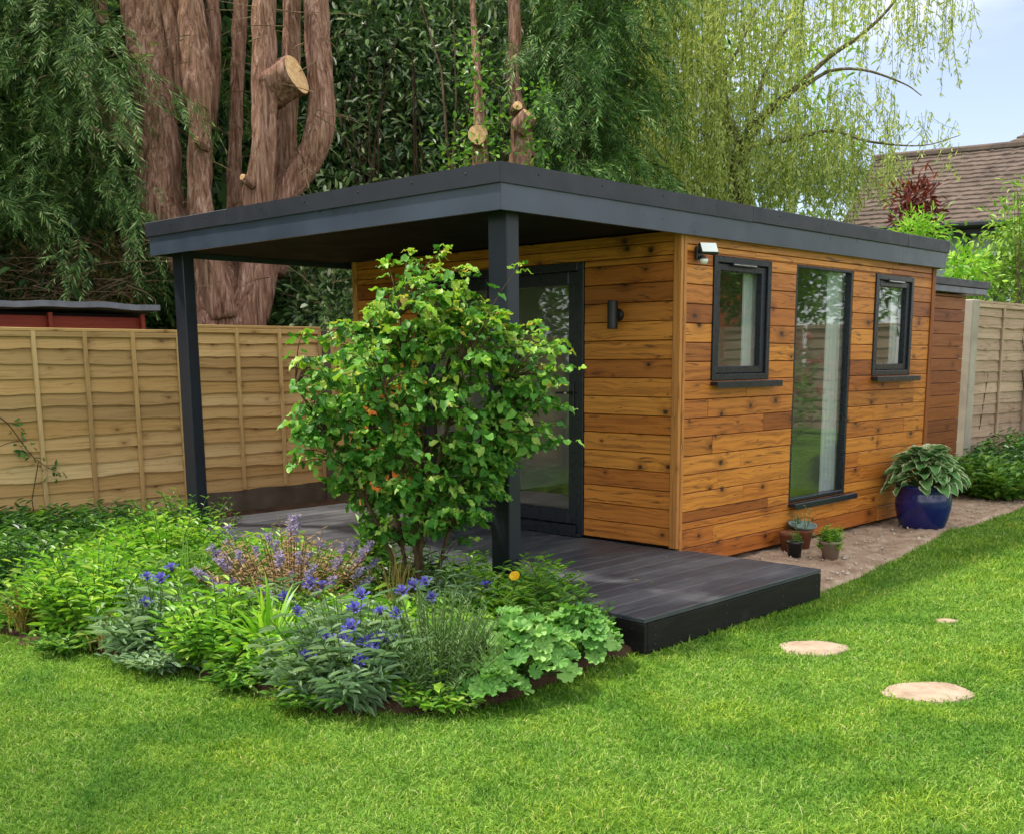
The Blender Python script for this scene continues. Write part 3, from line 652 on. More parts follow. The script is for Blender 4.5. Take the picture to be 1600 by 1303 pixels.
# leaf litter blown onto the deck
m = MB(); n = 46; P = np.stack([rng.uniform(-3.4, 1.0, n), rng.uniform(-1.7, -.05, n), np.full(n, DK+.004)], 1); th = rng.uniform(0, 6.28, n)
leaves(m, P, np.stack([np.cos(th), np.sin(th), np.zeros(n)], 1), np.tile([0, 0, 1.], (n, 1))+rng.normal(0, .12, (n, 3)), rng.uniform(.015, .04, n), rng.uniform(.008, .018, n), -.1, .3)
o = m.build('fallen_leaves', M['straw']); tag(o, 'dry fallen leaves scattered on the dark deck', 'leaf litter'); kind(o, 'stuff')

# ------------------------------------------------------------------ fences
def lap_panel(parent, y0, y1, x, z0, z1, bays, mat, rows_=13, seed=0, cap=True, skip=()):
    """overlapped waney slats between cover battens; faces +x"""
    gg = np.random.default_rng(seed); ln = y1-y0; pitch = (z1-z0-.05)/rows_
    for k in range(rows_):
        m = MB(); n = 16; t = np.linspace(-ln/2+.012, ln/2-.012, n)
        ph = gg.uniform(0, 6, 3); wav = gg.uniform(.002, .010)*np.sin(t*gg.uniform(1.5, 5)+ph[0])+gg.uniform(.001, .007)*np.sin(t*gg.uniform(8, 18)+ph[1])+gg.normal(0, .002, n)
        zb = -.012+wav; zt = np.full(n, pitch+.014)
        f = lambda y, z: np.stack([t, np.full(n, y), z], 1)
        V = np.vstack([f(-.024, zb), f(-.004, zt), f(.006, zt), f(-.010, zb)])
        F = [(a*n+i, a*n+i+1, b*n+i+1, b*n+i) for a, b in ((0, 1), (1, 2), (2, 3), (3, 0)) for i in range(n-1)]+[(0, n, 2*n, 3*n), (n-1, 4*n-1, 3*n-1, 2*n-1)]
        m.add(V, F); m.build('slat', mat, parent, loc=(x+gg.normal(0, .002), (y0+y1)/2, z0+.01+k*pitch+gg.normal(0, .005)), rz=R(90))
    for k in range(bays+1):
        yy = y0+.02+(ln-.04)*k/bays; m = MB(); h = z1-z0-.03; m.box(-h/2, h/2, -.019, .019, -.011, .011, .003)
        o = m.build('batten', mat, parent, loc=(x+.036, yy, z0+h/2+.002)); o.rotation_euler = (0, R(-90), 0)
    if cap:
        m = MB(); m.box(-ln/2, ln/2, -.026, .026, -.014, .014, .004); m.build('cap_rail', mat, parent, loc=(x+.012, (y0+y1)/2, z1-.013), rz=R(90))
        m = MB(); m.box(-ln/2+.03, ln/2-.03, -.011, .011, -.022, .022, .003); m.build('top_rail', mat, parent, loc=(x+.030, (y0+y1)/2, z1-.052), rz=R(90))
def conc_post(parent, x, y, h, mat='concrete', s=.05):
    MB().box(-s, s, -s, s, 0, h, .008).build('post', M[mat], parent, loc=(x, y, -.02))
fence = thing('fence', 'honey coloured lap panel fence behind the flower bed', 'fence', (-5.2, -1, 0))
fence.location = (0, 0, 0)
FX = -5.2
for k, (y0, y1, zt, gb, bays) in enumerate(((-4.52, -2.64, 1.75, .10, 4), (-2.56, -.74, 1.757, .10, 4), (-.64, .86, 1.812, .22, 3), (.97, 2.85, 1.82, .22, 4), (2.96, 4.8, 1.82, .22, 4))):
    lap_panel(fence, y0, y1, FX, gb, zt, bays, M['fence_new'], seed=k)
    MB().box(FX-.025, FX+.022, y0, y1, -.02, gb+.006, .006).build('gravel_board', M['concrete'], fence)
for y, h in ((-4.58, 1.72), (-2.60, 1.72), (-.69, 1.74), (.915, 1.80), (2.905, 1.80)): conc_post(fence, FX, y, h, s=.045)

fr = thing('fence', 'weathered grey lap panel fence beyond the blue pot', 'fence', (0, 0, 0))
FR = -.95
for k, (y0, y1, zt) in enumerate(((7.22, 9.05, 2.14), (9.2, 11.0, 2.12), (11.15, 12.9, 2.1))):
    lap_panel(fr, y0, y1, FR, .25, zt, 2, M['fence_old'], rows_=14, seed=20+k)
    MB().box(FR-.025, FR+.022, y0, y1, -.02, .256, .006).build('gravel_board', M['concrete'], fr)
for y in (7.08, 9.12, 11.08): MB().box(-.075, .075, -.10, .10, 0, 2.16, .012).build('post', M['concrete_pale'], fr, loc=(FR+.03, y, -.02))

# store built on behind the garden room
st = thing('lean_to_store', 'narrow red brown boarded store beyond the far end wall', 'store', (0, 0, 0))
for r0, r1 in rows(.06, 2.13, []):
    board(st, 'board', 1.92, r0, r1, (-.5, 4.94, r0), R(90), M['clad_dark'])
    board(st, 'board', 1.6, r0, r1, (-1.31, 5.895, r0), R(180), M['clad_dark'])
MB().box(-2.1, -.526, 4.0, 5.86, .05, 2.13).build('wall_core', M['membrane'], st)
MB().box(-2.2, -.42, 3.98, 6.28, 2.135, 2.200, .004).build('fascia_board', M['grey'], st); MB().box(-2.22, -.40, 3.98, 6.30, 2.201, 2.275, .004).build('edge_trim', M['kerb'], st)

# shed behind the left fence
sh = thing('garden_shed', 'red brown garden shed with grey felt roof behind the fence', 'shed', (0, 0, 0))
for k in range(16): board(sh, 'board', 2.70, 0, .12, (-6.2, -1.90, .05+k*.115), R(90), M['shed_red'], th=.018, gap=-.004)
for k in range(16): board(sh, 'board', 1.5, 0, .12, (-6.97, -.548, .05+k*.115), R(180), M['shed_red'], th=.018, gap=-.004)
for y in (-.575, -1.50, -2.45): MB().box(-.022, .022, -.02, .02, .05, 1.93, .003).build('cover_strip', M['shed_red'], sh, loc=(-6.17, y, 0))
MB().box(-7.6, -6.225, -3.2, -.58, .05, 1.93).build('wall_core', M['membrane'], sh)
m = MB(); n = 24; yy = np.linspace(-3.4, -.42, n); V = []
for x, zo in ((-7.8, -.12), (-6.08, .0)): V += [(x, y, 2.030+zo+.008*math.sin(y*4)+.006*math.sin(y*11)) for y in yy]
V = np.array(V); V = np.vstack([V, V-(0, 0, .055)])
F = [(i, i+1, n+i+1, n+i) for i in range(n-1)]+[(2*n+i, 3*n+i, 3*n+i+1, 2*n+i+1) for i in range(n-1)]+[(n+i, n+i+1, 3*n+i+1, 3*n+i) for i in range(n-1)]+[(n-1, 3*n-1, 4*n-1, 2*n-1)]
m.add(V, F).build('felt_roof', M['felt'], sh)

# ------------------------------------------------------------------ neighbour's house beyond the garden
ho = thing('house', 'neighbouring house with brown tiled roof and dark gutter', 'house', (0, 0, 0))
def ray_z(x, y, z): d = at(x, y, 1)-CAM; return CAM+d*(z-CAM[2])/d[2]
eL, eR = at(1310, 362.5, 21.0), at(1680, 337.5, 18.9); ze = (eL[2]+eR[2])/2; eL[2] = eR[2] = ze
ax = unit(eR-eL); back = np.array([-ax[1], ax[0], 0]); back = back if back@FW > 0 else -back
ln = np.linalg.norm(eR-eL); zr = ze+1.62; run = 2.3
def roof_slope(name, p0, p1, up_run, rise, courses, hip0=0.0, hip1=0.0):
    """overlapping tile courses: every course a step of its own with a ragged lower edge"""
    m = MB(); n = 60; gg = np.random.default_rng(3)
    for c in range(courses):
        f0, f1 = c/courses, (c+1.25)/courses
        t0 = np.linspace(hip0*f0, 1-hip1*f0, n); t1 = np.linspace(hip0*f1, 1-hip1*f1, n)
        dz = .035; q = lambda t, f, z: p0+(p1-p0)*t[:, None]+back*up_run*f+np.array([0, 0, 1])*(rise*f+z)
        j = gg.normal(0, .008, n)[:, None]*np.array([0, 0, 1])
        V = np.vstack([q(t0, f0, 0), q(t0, f0, dz)+j, q(t1, f1, 0)+j*.3])
        m.add(V, [(i, i+1, n+i+1, n+i) for i in range(n-1)]+[(n+i, n+i+1, 2*n+i+1, 2*n+i) for i in range(n-1)])
    return m.build(name, M['tiles'], ho)
roof_slope('roof', eL, eR, run, 1.62, 17)
m = MB(); q0, q1 = eL+back*run+(0, 0, 1.62), eR+back*run+(0, 0, 1.62); far0, far1 = eL+back*run*2, eR+back*run*2
m.add([q0, q1, far1, far0], [(0, 1, 2, 3)]).add([eL, q0, far0], [(0, 1, 2)]).build('rear_roof', M['tiles'], ho)
MB().tube([q0+(0, 0, .02), q1+(0, 0, .02)], .09, 8).build('ridge_tiles', M['tiles'], ho)
m = MB(); d3 = lambda p, b, z: p+back*b+np.array([0, 0, z])
m.add([d3(eL, .03, -.2), d3(eR, .03, -.2), d3(eR, .03, .02), d3(eL, .03, .02), d3(eL, .5, -.2), d3(eR, .5, -.2)], [(0, 1, 2, 3), (0, 4, 5, 1)]).build('fascia_board', M['black'], ho)
MB().tube([d3(eL, -.05, -.04), d3(eR, -.05, -.04)], .065, 8).build('gutter', M['black'], ho)
wv = [d3(eL, .45, -ze), d3(eR, .45, -ze), d3(eR, .45, -.19), d3(eL, .45, -.19), d3(eL, 4.2, -ze), d3(eL, 4.2, -.19)]
MB().add(wv, [(0, 1, 2, 3), (4, 0, 3, 5)]).build('wall', M['render'], ho)
for k, s in enumerate((.62, .80)):
    c = eL+(eR-eL)*s; a2 = ax*.55
    m = MB(); p = [d3(c-a2, .44, -1.75), d3(c+a2, .44, -1.75), d3(c+a2, .44, -.45), d3(c-a2, .44, -.45)]; p2 = [d3(c-a2*.88, .43, -1.68), d3(c+a2*.88, .43, -1.68), d3(c+a2*.88, .43, -.52), d3(c-a2*.88, .43, -.52)]
    w_ = m.add(p+p2, [(0, 1, 5, 4), (1, 2, 6, 5), (2, 3, 7, 6), (3, 0, 4, 7)]).build('window', M['lamp_face'], ho)
    MB().add([v+back*.02 for v in p2], [(0, 1, 2, 3)]).build('pane', M['pane_dark'], w_)
MB().tube([d3(eL+(eR-eL)*.565, .36, -.2), d3(eL+(eR-eL)*.565, .36, -ze)], .05, 8).build('downpipe', M['black'], ho)
# higher wing: its hipped slope climbs to the right
h0 = at(1535, 250, 23.2); h1 = at(1700, 150, 24.5); h2 = h1+ax*3; h3 = h0+ax*6-(0, 0, .2)
m = MB(); nr = 16
for c in range(nr):
    f0, f1 = c/nr, (c+1.2)/nr; a, b_ = h0+(h1-h0)*f0, h0+(h1-h0)*f1; e = a+ax*5; e1 = b_+ax*5; z = np.array([0, 0, .04])
    m.add([a, e, e+z, a+z, b_, e1], [(0, 1, 2, 3), (3, 2, 5, 4)])
m.build('wing_roof', M['tiles'], ho)

# ------------------------------------------------------------------ foliage builders
def sprays(mb, P, D, size, m=30, droop=.35, bw=.011, g=rng):
    """flat drooping conifer sprays: a curved axis with blades to both sides"""
    n = len(P); D = unit(D); size = np.broadcast_to(size, (n,))
    S = unit(np.cross(D, np.array([0, 0, 1.0])+g.normal(0, .25, (n, 3))))
    t = np.linspace(.05, 1, m); sd = np.where(np.arange(m) % 2 == 0, 1.0, -1.0)
    ax = P[:, None, :]+D[:, None, :]*(size[:, None]*t)[:, :, None]; ax[:, :, 2] -= droop*(size[:, None]*t**2)
    tan = D[:, None, :]+np.array([0, 0, -1.0])*(2*droop*t)[None, :, None]
    bd = unit(unit(tan)*.75+S[:, None, :]*(sd*.72*(1-.5*t))[None, :, None]+g.normal(0, .12, (n, m, 3)))
    L = size[:, None]*(.36-.18*t)*g.uniform(.7, 1.25, (n, m)); W = np.broadcast_to(bw*size[:, None]/.35, (n, m))*g.uniform(.7, 1.3, (n, m))
    N = np.cross(S, D)[:, None, :]+g.normal(0, .35, (n, m, 3))
    quads(mb, ax.reshape(-1, 3), bd.reshape(-1, 3), N.reshape(-1, 3), L.ravel(), W.ravel(), .4)
def ball(n, c, r, g=rng, shell=.5):
    d = rdir(n, g); q = (shell+(1-shell)*g.random(n))**(1/2) if shell else g.random(n)**(1/3)
    return np.asarray(c)+d*q[:, None]*np.asarray(r), d
def leafcloud(mb, C, per, spread, L, W, g=rng, up=.5, curl=.12, fold=.25, out=None):
    C = np.repeat(np.asarray(C), per, axis=0); n = len(C); off = g.normal(0, 1, (n, 3))*spread
    D = unit(off+g.normal(0, .5, (n, 3))*spread+np.array([0, 0, -.1])*spread); N = unit(g.normal(0, .6, (n, 3))+np.array([0, 0, up*2]))
    leaves(mb, C+off, D, N, L*g.uniform(.65, 1.25, n), W*g.uniform(.7, 1.2, n), curl, fold)
def stems(mb, roots, tips, r0=.004, r1=.002, bow=.1, g=rng, n=4, seg=4):
    for a, b in zip(roots, tips):
        t = np.linspace(0, 1, seg+1)[:, None]; k = g.normal(0, bow, 3)*np.linalg.norm(b-a); k[2] = abs(k[2])*.5
        mb.tube(a+(b-a)*t+k*(t*(1-t))*2, np.linspace(r0, r1, seg+1), n, cap=False)
def pxr(px, d): return px*.5*d/FPX

# ------------------------------------------------------------------ many-stemmed cypress behind the fence
cy = thing('conifer_tree', 'large many stemmed conifer with fissured brown trunks behind the fence', 'tree')
base = at(342, 640, 12.0); base[2] = -.05; DEP = 12.0
def stem_px(name, pts, parent, mat, seed, n=26, rough=.22, sub=9, start=None):
    P = [at(x, y, d) for x, y, d, w_ in pts]; r = [pxr(w_, d) for x, y, d, w_ in pts]
    if start is not None: P.insert(0, start[0]); r.insert(0, start[1])
    return MB().tube(P, r, n, rough, seed, True, sub).build(name, mat, parent, smooth=True)
stem_px('trunk', [(340, 520, 12, 96), (324, 440, 12, 88), (284, 380, 12, 80), (250, 318, 11.95, 74), (250, 210, 11.95, 60), (229, 105, 12, 50), (204, 0, 12.05, 33), (190, -120, 12.1, 28)], cy, M['bark'], 1, start=(base, .38))
stem_px('stem', [(256, 190, 12.05, 48), (247, 100, 12.02, 42), (238, 0, 12.1, 37), (236, -120, 12.2, 32)], cy, M['bark'], 2)
stem_px('stem', [(350, 500, 11.85, 60), (326, 390, 11.75, 44), (313, 305, 11.75, 36), (313, 180, 11.8, 34), (312, 140, 11.8, 44), (304, 80, 11.85, 44), (298, 0, 11.9, 42), (296, -120, 12, 42)], cy, M['bark'], 3)
stem_px('stem', [(296, 165, 12.1, 26), (284, 130, 12.05, 30), (272, 60, 12, 27), (266, 0, 12, 26), (262, -120, 12, 22)], cy, M['bark'], 4)
stem_px('stem', [(330, 200, 12.3, 14), (334, 120, 12.3, 22), (332, 0, 12.3, 22), (326, -120, 12.4, 22)], cy, M['bark'], 14)
stem_px('stem', [(385, 520, 11.9, 60), (400, 420, 11.9, 46), (402, 320, 11.85, 44), (413, 235, 11.8, 38), (412, 120, 11.8, 37), (413, 0, 11.85, 36), (410, -120, 11.9, 32)], cy, M['bark'], 5)
stem_px('stem', [(396, 500, 12.1, 46), (415, 400, 12.1, 42), (436, 318, 12.15, 44), (466, 272, 12.15, 46), (494, 225, 12.1, 45), (503, 180, 12.1, 40), (498, 90, 12.1, 38), (494, 0, 12.15, 37), (492, -120, 12.2, 34)], cy, M['bark'], 6)
stem_px('stem', [(425, 430, 12.4, 40), (436, 300, 12.5, 34), (448, 200, 12.5, 30), (456, 90, 12.5, 27), (457, 0, 12.5, 25), (457, -120, 12.5, 22)], cy, M['bark'], 7)
stem_px('stem', [(372, 520, 12.6, 40), (366, 330, 12.8, 26), (370, 150, 12.8, 20), (376, 0, 12.8, 22), (378, -120, 12.8, 20)], cy, M['bark'], 17)
stem_px('limb', [(232, 240, 11.9, 44), (205, 213, 11.8, 40), (178, 186, 11.7, 36), (150, 152, 11.6, 28), (136, 128, 11.55, 20)], cy, M['bark'], 8, n=14)
stem_px('limb', [(225, 250, 11.8, 20), (195, 226, 11.6, 15), (160, 208, 11.5, 10), (120, 190, 11.4, 6)], cy, M['bark'], 9, n=10)
stem_px('limb', [(162, 40, 12.2, 20), (155, 0, 12.2, 22), (150, -100, 12.2, 20)], cy, M['bark'], 10, n=10)
def stub(parent, x, y, d, dirpx, ln, r, r2, mat='bark', seed=1):
    """sawn branch stub with a pale cut face"""
    p = at(x, y, d); v = unit(dirpx[0]*RT+dirpx[1]*UP-dirpx[2]*FW); q = p+v*ln
    s = MB().tube([p-v*.08, p+v*ln*.5, q], [r*1.05, r, r2], 20, .16, seed, True, 4).build('branch_stub', M[mat], parent, smooth=True)
    a = unit(np.cross(v, [0, 0, 1.])); b = np.cross(v, a); t = np.linspace(0, 2*np.pi, 20, endpoint=False); e = q+v*.006
    m = MB(); m.add(np.vstack([e+(np.cos(t)[:, None]*a+np.sin(t)[:, None]*b)*(r2*(.96+.035*np.sin(3*t+seed)+.02*np.sin(5*t)))[:, None], [e+v*.004]]), [(k, (k+1) % 20, 20) for k in range(20)])
    m.build('cut_face', M['cut'], s)
stub(cy, 428, 136, 11.9, (.88, .28, .36), .30, .215, .215)
for k, (x, y) in enumerate(((316, 226), (388, 284))): stub(cy, x, y, 11.65, (-.4, .2, .8), .09, .05, .035, seed=k+3)
tw = MB(); roots, tips = [], []
for k in range(260):
    x, y = rng.uniform(20, 520), rng.uniform(-10, 470); d = rng.uniform(11.3, 12.9); a = at(x, y, d)
    roots.append(a); tips.append(a+np.array([rng.normal(0, .35), rng.normal(0, .35), rng.uniform(-.6, .25)])*rng.uniform(.4, 1.3))
stems(tw, roots, tips, .007, .002, .25, n=3)
kind(tw.build('bare_twigs', M['deadtwig'], cy), 'stuff')
fo = MB()
def px_sprays(mb, boxes, size, droop, g=rng, bw=.012):
    for x0, x1, y0, y1, d0, d1, n in boxes:
        nb_ = max(2, n//16); x = g.uniform(x0, x1, nb_); y = g.uniform(y0, y1, nb_); d = g.uniform(d0, d1, nb_)      # boughs
        B = np.array([at(a, b, c) for a, b, c in zip(x, y, d)]); th = g.uniform(0, 6.28, nb_); BD = np.stack([np.cos(th), np.sin(th), g.uniform(-.7, .0, nb_)], 1)+(-FW)*.6
        k = g.integers(0, nb_, n); f = g.random(n)
        P = B[k]+unit(BD)[k]*(f*.75)[:, None]+g.normal(0, .09, (n, 3)); P[:, 2] -= .35*f**2
        D = BD[k]*.8+g.normal(0, .45, (n, 3))+np.array([0, 0, -.25])
        sprays(mb, P, D, size*g.uniform(.6, 1.35, n), droop=droop, bw=bw, g=g)
px_sprays(fo, [(-260, 130, -200, 300, 11.0, 12.6, 1700), (90, 205, 20, 130, 11.2, 11.8, 170), (100, 215, 190, 390, 11.6, 12.6, 420), (-260, 120, 280, 350, 11.4, 12.4, 240), (150, 230, 390, 450, 12.2, 12.8, 90), (330, 400, 60, 300, 12.9, 13.4, 60), (90, 140, -10, 300, 11.2, 11.8, 160), (500, 560, 300, 520, 12.6, 13.6, 130)], .36, .45)
kind(fo.build('crown', M['conifer'], cy), 'stuff')

# dead brush heap behind the shed
br = thing('brush_heap', 'tangle of dead brown twigs heaped behind the red shed', 'brush'); m = MB(); roots, tips = [], []
for k in range(560):
    a = at(rng.uniform(-160, 215), rng.uniform(375, 480), rng.uniform(11.9, 12.9)); th = rng.uniform(0, 6.28)
    roots.append(a); tips.append(a+np.array([math.cos(th)*.5, math.sin(th)*.5, rng.uniform(-.35, .3)])*rng.uniform(.4, 1.4))
stems(m, roots, tips, .010, .003, .2, n=3); kind(m.build('twigs', M['deadtwig'], br), 'stuff')
m = MB(); x = rng.uniform(-160, 215, 120); P = np.array([at(a, rng.uniform(385, 500), rng.uniform(12.3, 13.3)) for a in x]); leafcloud(m, P, 26, .13, .09, .035)
kind(m.build('dead_leaves', M['straw'], br), 'stuff')

# dark hedge closing the view behind the trunks
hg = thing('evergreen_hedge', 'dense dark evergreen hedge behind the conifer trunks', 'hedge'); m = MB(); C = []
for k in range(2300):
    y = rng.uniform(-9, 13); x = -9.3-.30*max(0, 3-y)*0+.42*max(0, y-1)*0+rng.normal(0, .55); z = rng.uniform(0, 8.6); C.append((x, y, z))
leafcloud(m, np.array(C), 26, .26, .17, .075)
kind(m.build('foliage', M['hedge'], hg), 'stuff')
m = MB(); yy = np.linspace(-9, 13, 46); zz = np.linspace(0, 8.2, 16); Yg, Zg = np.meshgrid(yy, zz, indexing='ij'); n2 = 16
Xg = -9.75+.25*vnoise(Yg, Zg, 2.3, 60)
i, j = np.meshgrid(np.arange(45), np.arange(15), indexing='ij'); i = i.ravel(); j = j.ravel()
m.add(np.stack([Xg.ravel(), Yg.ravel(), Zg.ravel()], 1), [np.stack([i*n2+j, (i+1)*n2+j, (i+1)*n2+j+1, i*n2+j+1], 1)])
m.build('light_block_core', M['hedge'], hg, smooth=True)  # lumpy sheet added among the leaves to block light coming through

# glossy laurel between the trunks and the thin trunk
la = thing('laurel', 'glossy dark green laurel between the brown trunks and the thin trunk', 'shrub'); m = MB(); C = []
for k in range(620): C.append(at(rng.uniform(495, 800), rng.uniform(-60, 330), rng.uniform(14.5, 16.4)))
for k in range(90): C.append(at(rng.uniform(480, 560), rng.uniform(330, 520), rng.uniform(12.6, 14.4)))
leafcloud(m, np.array(C), 26, .20, .135, .052, curl=.25, fold=.35); kind(m.build('foliage', M['laurel'], la), 'stuff')
m = MB(); r0 = at(640, 600, 14.6); r0[2] = 0
stems(m, [r0]*26, [at(rng.uniform(510, 790), rng.uniform(-40, 250), rng.uniform(13.6, 15)) for k in range(26)], .035, .006, .15, n=5); m.build('stem', M['bark_dark'], la, smooth=True)
# thin trunk with sawn stubs
tt = thing('thin_tree', 'slender pinkish trunk with sawn stubs rising behind the roof corner', 'tree')
s0 = at(815, 620, 13.6); s0[2] = -.05
stem_px('trunk', [(814, 300, 13.6, 40), (818, 245, 13.6, 38), (812, 190, 13.6, 30), (804, 150, 13.6, 22), (800, 105, 13.6, 20), (805, 60, 13.6, 20), (803, 0, 13.6, 19), (800, -140, 13.6, 17)], tt, M['bark'], 21, n=16, rough=.1, start=(s0, .2))
stub(tt, 816, 196, 13.45, (.55, .62, .5), .15, .115, .10, seed=31)
stub(tt, 808, 172, 13.45, (.1, .2, 1), .08, .065, .06, seed=32)
s2 = MB().tube([at(752, 620, 13.4)*[1, 1, 0], at(752, 300, 13.4), at(750, 225, 13.35), at(746, 120, 13.4), at(738, 0, 13.5), at(735, -120, 13.5)], [.12, .11, .085, .05, .035, .03], 12, .1, 33, True, 5).build('stem', M['bark'], tt, smooth=True)
stub(tt, 748, 214, 13.25, (-.1, .05, 1), .06, .12, .125, seed=34)
m = MB(); C = np.array([at(rng.normal(x, s), rng.normal(y, s), rng.uniform(12.9, 13.3)) for x, y, s, q in ((720, 242, 18, 1), (700, 255, 14, 1), (770, 225, 16, 1), (745, 130, 18, 1), (842, 235, 16, 1), (835, 155, 12, 1), (765, 185, 14, 1), (745, 80, 16, 1)) for k in range(8)])
leafcloud(m, C, 8, .08, .085, .05); kind(m.build('ivy_leaves', M['mid'], tt), 'stuff')
# feathery conifer right of it
fc = thing('conifer_tree', 'feathery dark conifer between the thin trunk and the willow', 'tree'); m = MB()
px_sprays(m, [(822, 985, -220, 150, 14.0, 15.8, 1100), (840, 1005, 120, 320, 13.9, 15.6, 800), (940, 1020, -200, 60, 14, 15.8, 200)], .44, .55); kind(m.build('crown', M['conifer_r'], fc), 'stuff')
b0 = at(905, 640, 15.0); b0[2] = -.05
MB().tube([b0, at(905, 300, 15.0), at(898, 0, 15.0), at(895, -250, 15.0)], [.22, .17, .12, .07], 10, .1, 40, True, 4).build('trunk', M['bark_dark'], fc, smooth=True)
m = MB(); stems(m, [at(900, rng.uniform(-100, 300), 15.0) for k in range(22)], [at(rng.uniform(835, 990), rng.uniform(-60, 320), rng.uniform(14.6, 15.6)) for k in range(22)], .014, .004, .1, n=4); m.build('limb', M['bark_dark'], fc)

# ------------------------------------------------------------------ willow
wi = thing('willow_tree', 'weeping willow with yellow green hanging strands behind the roof', 'tree'); WD = 17.5
w0 = at(1158, 700, WD); w0[2] = -.05
stem_px('trunk', [(1156, 330, WD, 34), (1152, 280, WD, 32), (1160, 230, WD, 26), (1195, 180, WD, 15), (1247, 135, WD, 9)], wi, M['bark_dark'], 50, n=12, rough=.1, start=(w0, .26))
limbs = [[(1247, 135, WD, 9), (1300, 86, WD, 7.5), (1345, 56, WD, 6), (1397, 4, WD, 4.5), (1440, -70, WD, 4)], [(1250, 140, WD, 8), (1296, 112, WD, 5), (1350, 110, WD-.4, 4), (1412, 131, WD-.6, 2.5), (1440, 150, WD-.7, 1.5)],
         [(1165, 230, WD, 12), (1244, 216, WD-.3, 7), (1300, 205, WD-.5, 5), (1360, 222, WD-.7, 4), (1440, 228, WD-.9, 2), (1500, 212, WD-1, 1.2)], [(1160, 240, WD, 10), (1110, 150, WD, 7), (1146, 92, WD, 5), (1180, 20, WD, 4)],
         [(1156, 240, WD, 12), (1125, 120, WD+.3, 9), (1100, 0, WD+.5, 8), (1090, -150, WD+.6, 6)], [(1150, 250, WD, 9), (1085, 200, WD-.4, 6), (1030, 190, WD-.8, 4)], [(1160, 235, WD, 9), (1205, 90, WD+.4, 6), (1270, -20, WD+.6, 5), (1330, -120, WD+.6, 4)]]
for k, l in enumerate(limbs): stem_px('limb', l, wi, M['bark_pale'], 51+k, n=7, rough=.05, sub=5)
def strands(mb, tw_, spec, g=rng):
    P0, ln = [], []
    for x0, x1, y0, y1, d0, d1, l0, l1, n in spec:
        for k in range(n): P0.append(at(g.uniform(x0, x1), g.uniform(y0, y1), g.uniform(d0, d1))); ln.append(g.uniform(l0, l1))
    P0 = np.array(P0); ln = np.array(ln)
    Q, D, N, Ls = [], [], [], []
    for p, l in zip(P0, ln):
        m_ = int(l*26); t = np.sort(g.random(m_)); sway = g.normal(0, .12, 2)
        q = p+np.stack([sway[0]*t**2+.03*np.sin(t*9+g.uniform(0, 6)), sway[1]*t**2, -t*l+.05*l*t**2], 1); Q.append(q)
        th = g.uniform(0, 6.28, m_); D.append(np.stack([np.cos(th)*.7, np.sin(th)*.7, -g.uniform(.2, 1.3, m_)], 1)); N.append(g.normal(0, 1, (m_, 3))); Ls.append(g.uniform(.06, .125, m_))
        t3 = np.linspace(0, 1, 4)
        if tw_ is not None: tw_.tube(p+np.stack([sway[0]*t3**2, sway[1]*t3**2, -t3*l+.05*l*t3**2], 1), .0035, 3, cap=False)
    Q = np.vstack(Q); L = np.concatenate(Ls); quads(mb, Q, np.vstack(D), np.vstack(N), L, L*.26)
m = MB(); tws = MB()
strands(m, tws, [(985, 1130, -160, 250, 15.6, 18.5, .6, 1.7, 680), (1110, 1260, -140, 250, 16, 18.8, .6, 1.6, 450), (1240, 1400, -120, 40, 16.6, 18.6, .5, 1.3, 130), (1240, 1400, 120, 260, 16.2, 18, .3, .9, 190), (1380, 1500, 170, 250, 16.2, 17, .15, .6, 34),
     (1395, 1440, -60, 20, 16.8, 17.8, .7, 1.3, 26), (1450, 1490, -80, 0, 16.8, 17.4, .8, 1.6, 20), (1490, 1525, -80, 10, 16.8, 17.2, .4, 1.2, 9), (1000, 1340, 190, 290, 16.5, 18.6, .5, 1.0, 480), (1300, 1420, 235, 290, 16.4, 17.4, .2, .5, 60)])
kind(m.build('crown', M['willow'], wi), 'stuff'); kind(tws.build('hanging_twigs', M['stem'], wi), 'stuff')
# broad trees far behind the willow
bt = thing('far_tree', 'pale green tree mass seen through the willow strands', 'tree'); m = MB()
C = [at(rng.uniform(960, 1320), rng.uniform(60, 360) if rng.random() < .75 else rng.uniform(-60, 330), rng.uniform(23, 26)) for k in range(150)]
leafcloud(m, np.array(C), 22, .34, .20, .09); kind(m.build('crown', M['garden'], bt), 'stuff')
q = at(1120, 600, 25); q[2] = 0; MB().tube([q, at(1120, 300, 25), at(1130, 100, 25)], [.3, .22, .1], 10, .1, 70, True, 4).build('trunk', M['bark_dark'], bt, smooth=True)

# bushes by the neighbour's house
def bush(name, label, C, per, spread, L, W, mat, root, group=None):
    t = thing(name, label, 'shrub', group=group); m = MB(); leafcloud(m, np.array(C), per, spread, L, W); kind(m.build('foliage', M[mat], t), 'stuff')
    m = MB(); root = np.array(root, float); root[2] = 0; pick = [C[k] for k in range(0, len(C), max(1, len(C)//9))]
    stems(m, [root]*len(pick), [np.array(p) for p in pick], .010, .003, .1, n=4); m.build('stem', M['twig'], t); return t
bush('acer_shrub', 'copper red leaved shrub in front of the house roof', [at(rng.normal(1432, 17), rng.normal(318, 15), rng.uniform(15.6, 16.2)) for k in range(46)]+[at(rng.normal(1428, 14), 345, 15.9) for k in range(14)], 12, .11, .13, .045, 'copper', at(1430, 700, 15.9))
bush('fern_bush', 'light green bush below the copper shrub above the roof end', [at(rng.normal(1440, 15), rng.normal(364, 7), rng.uniform(14.6, 15.2)) for k in range(40)], 14, .10, .12, .03, 'lime', at(1445, 700, 15))
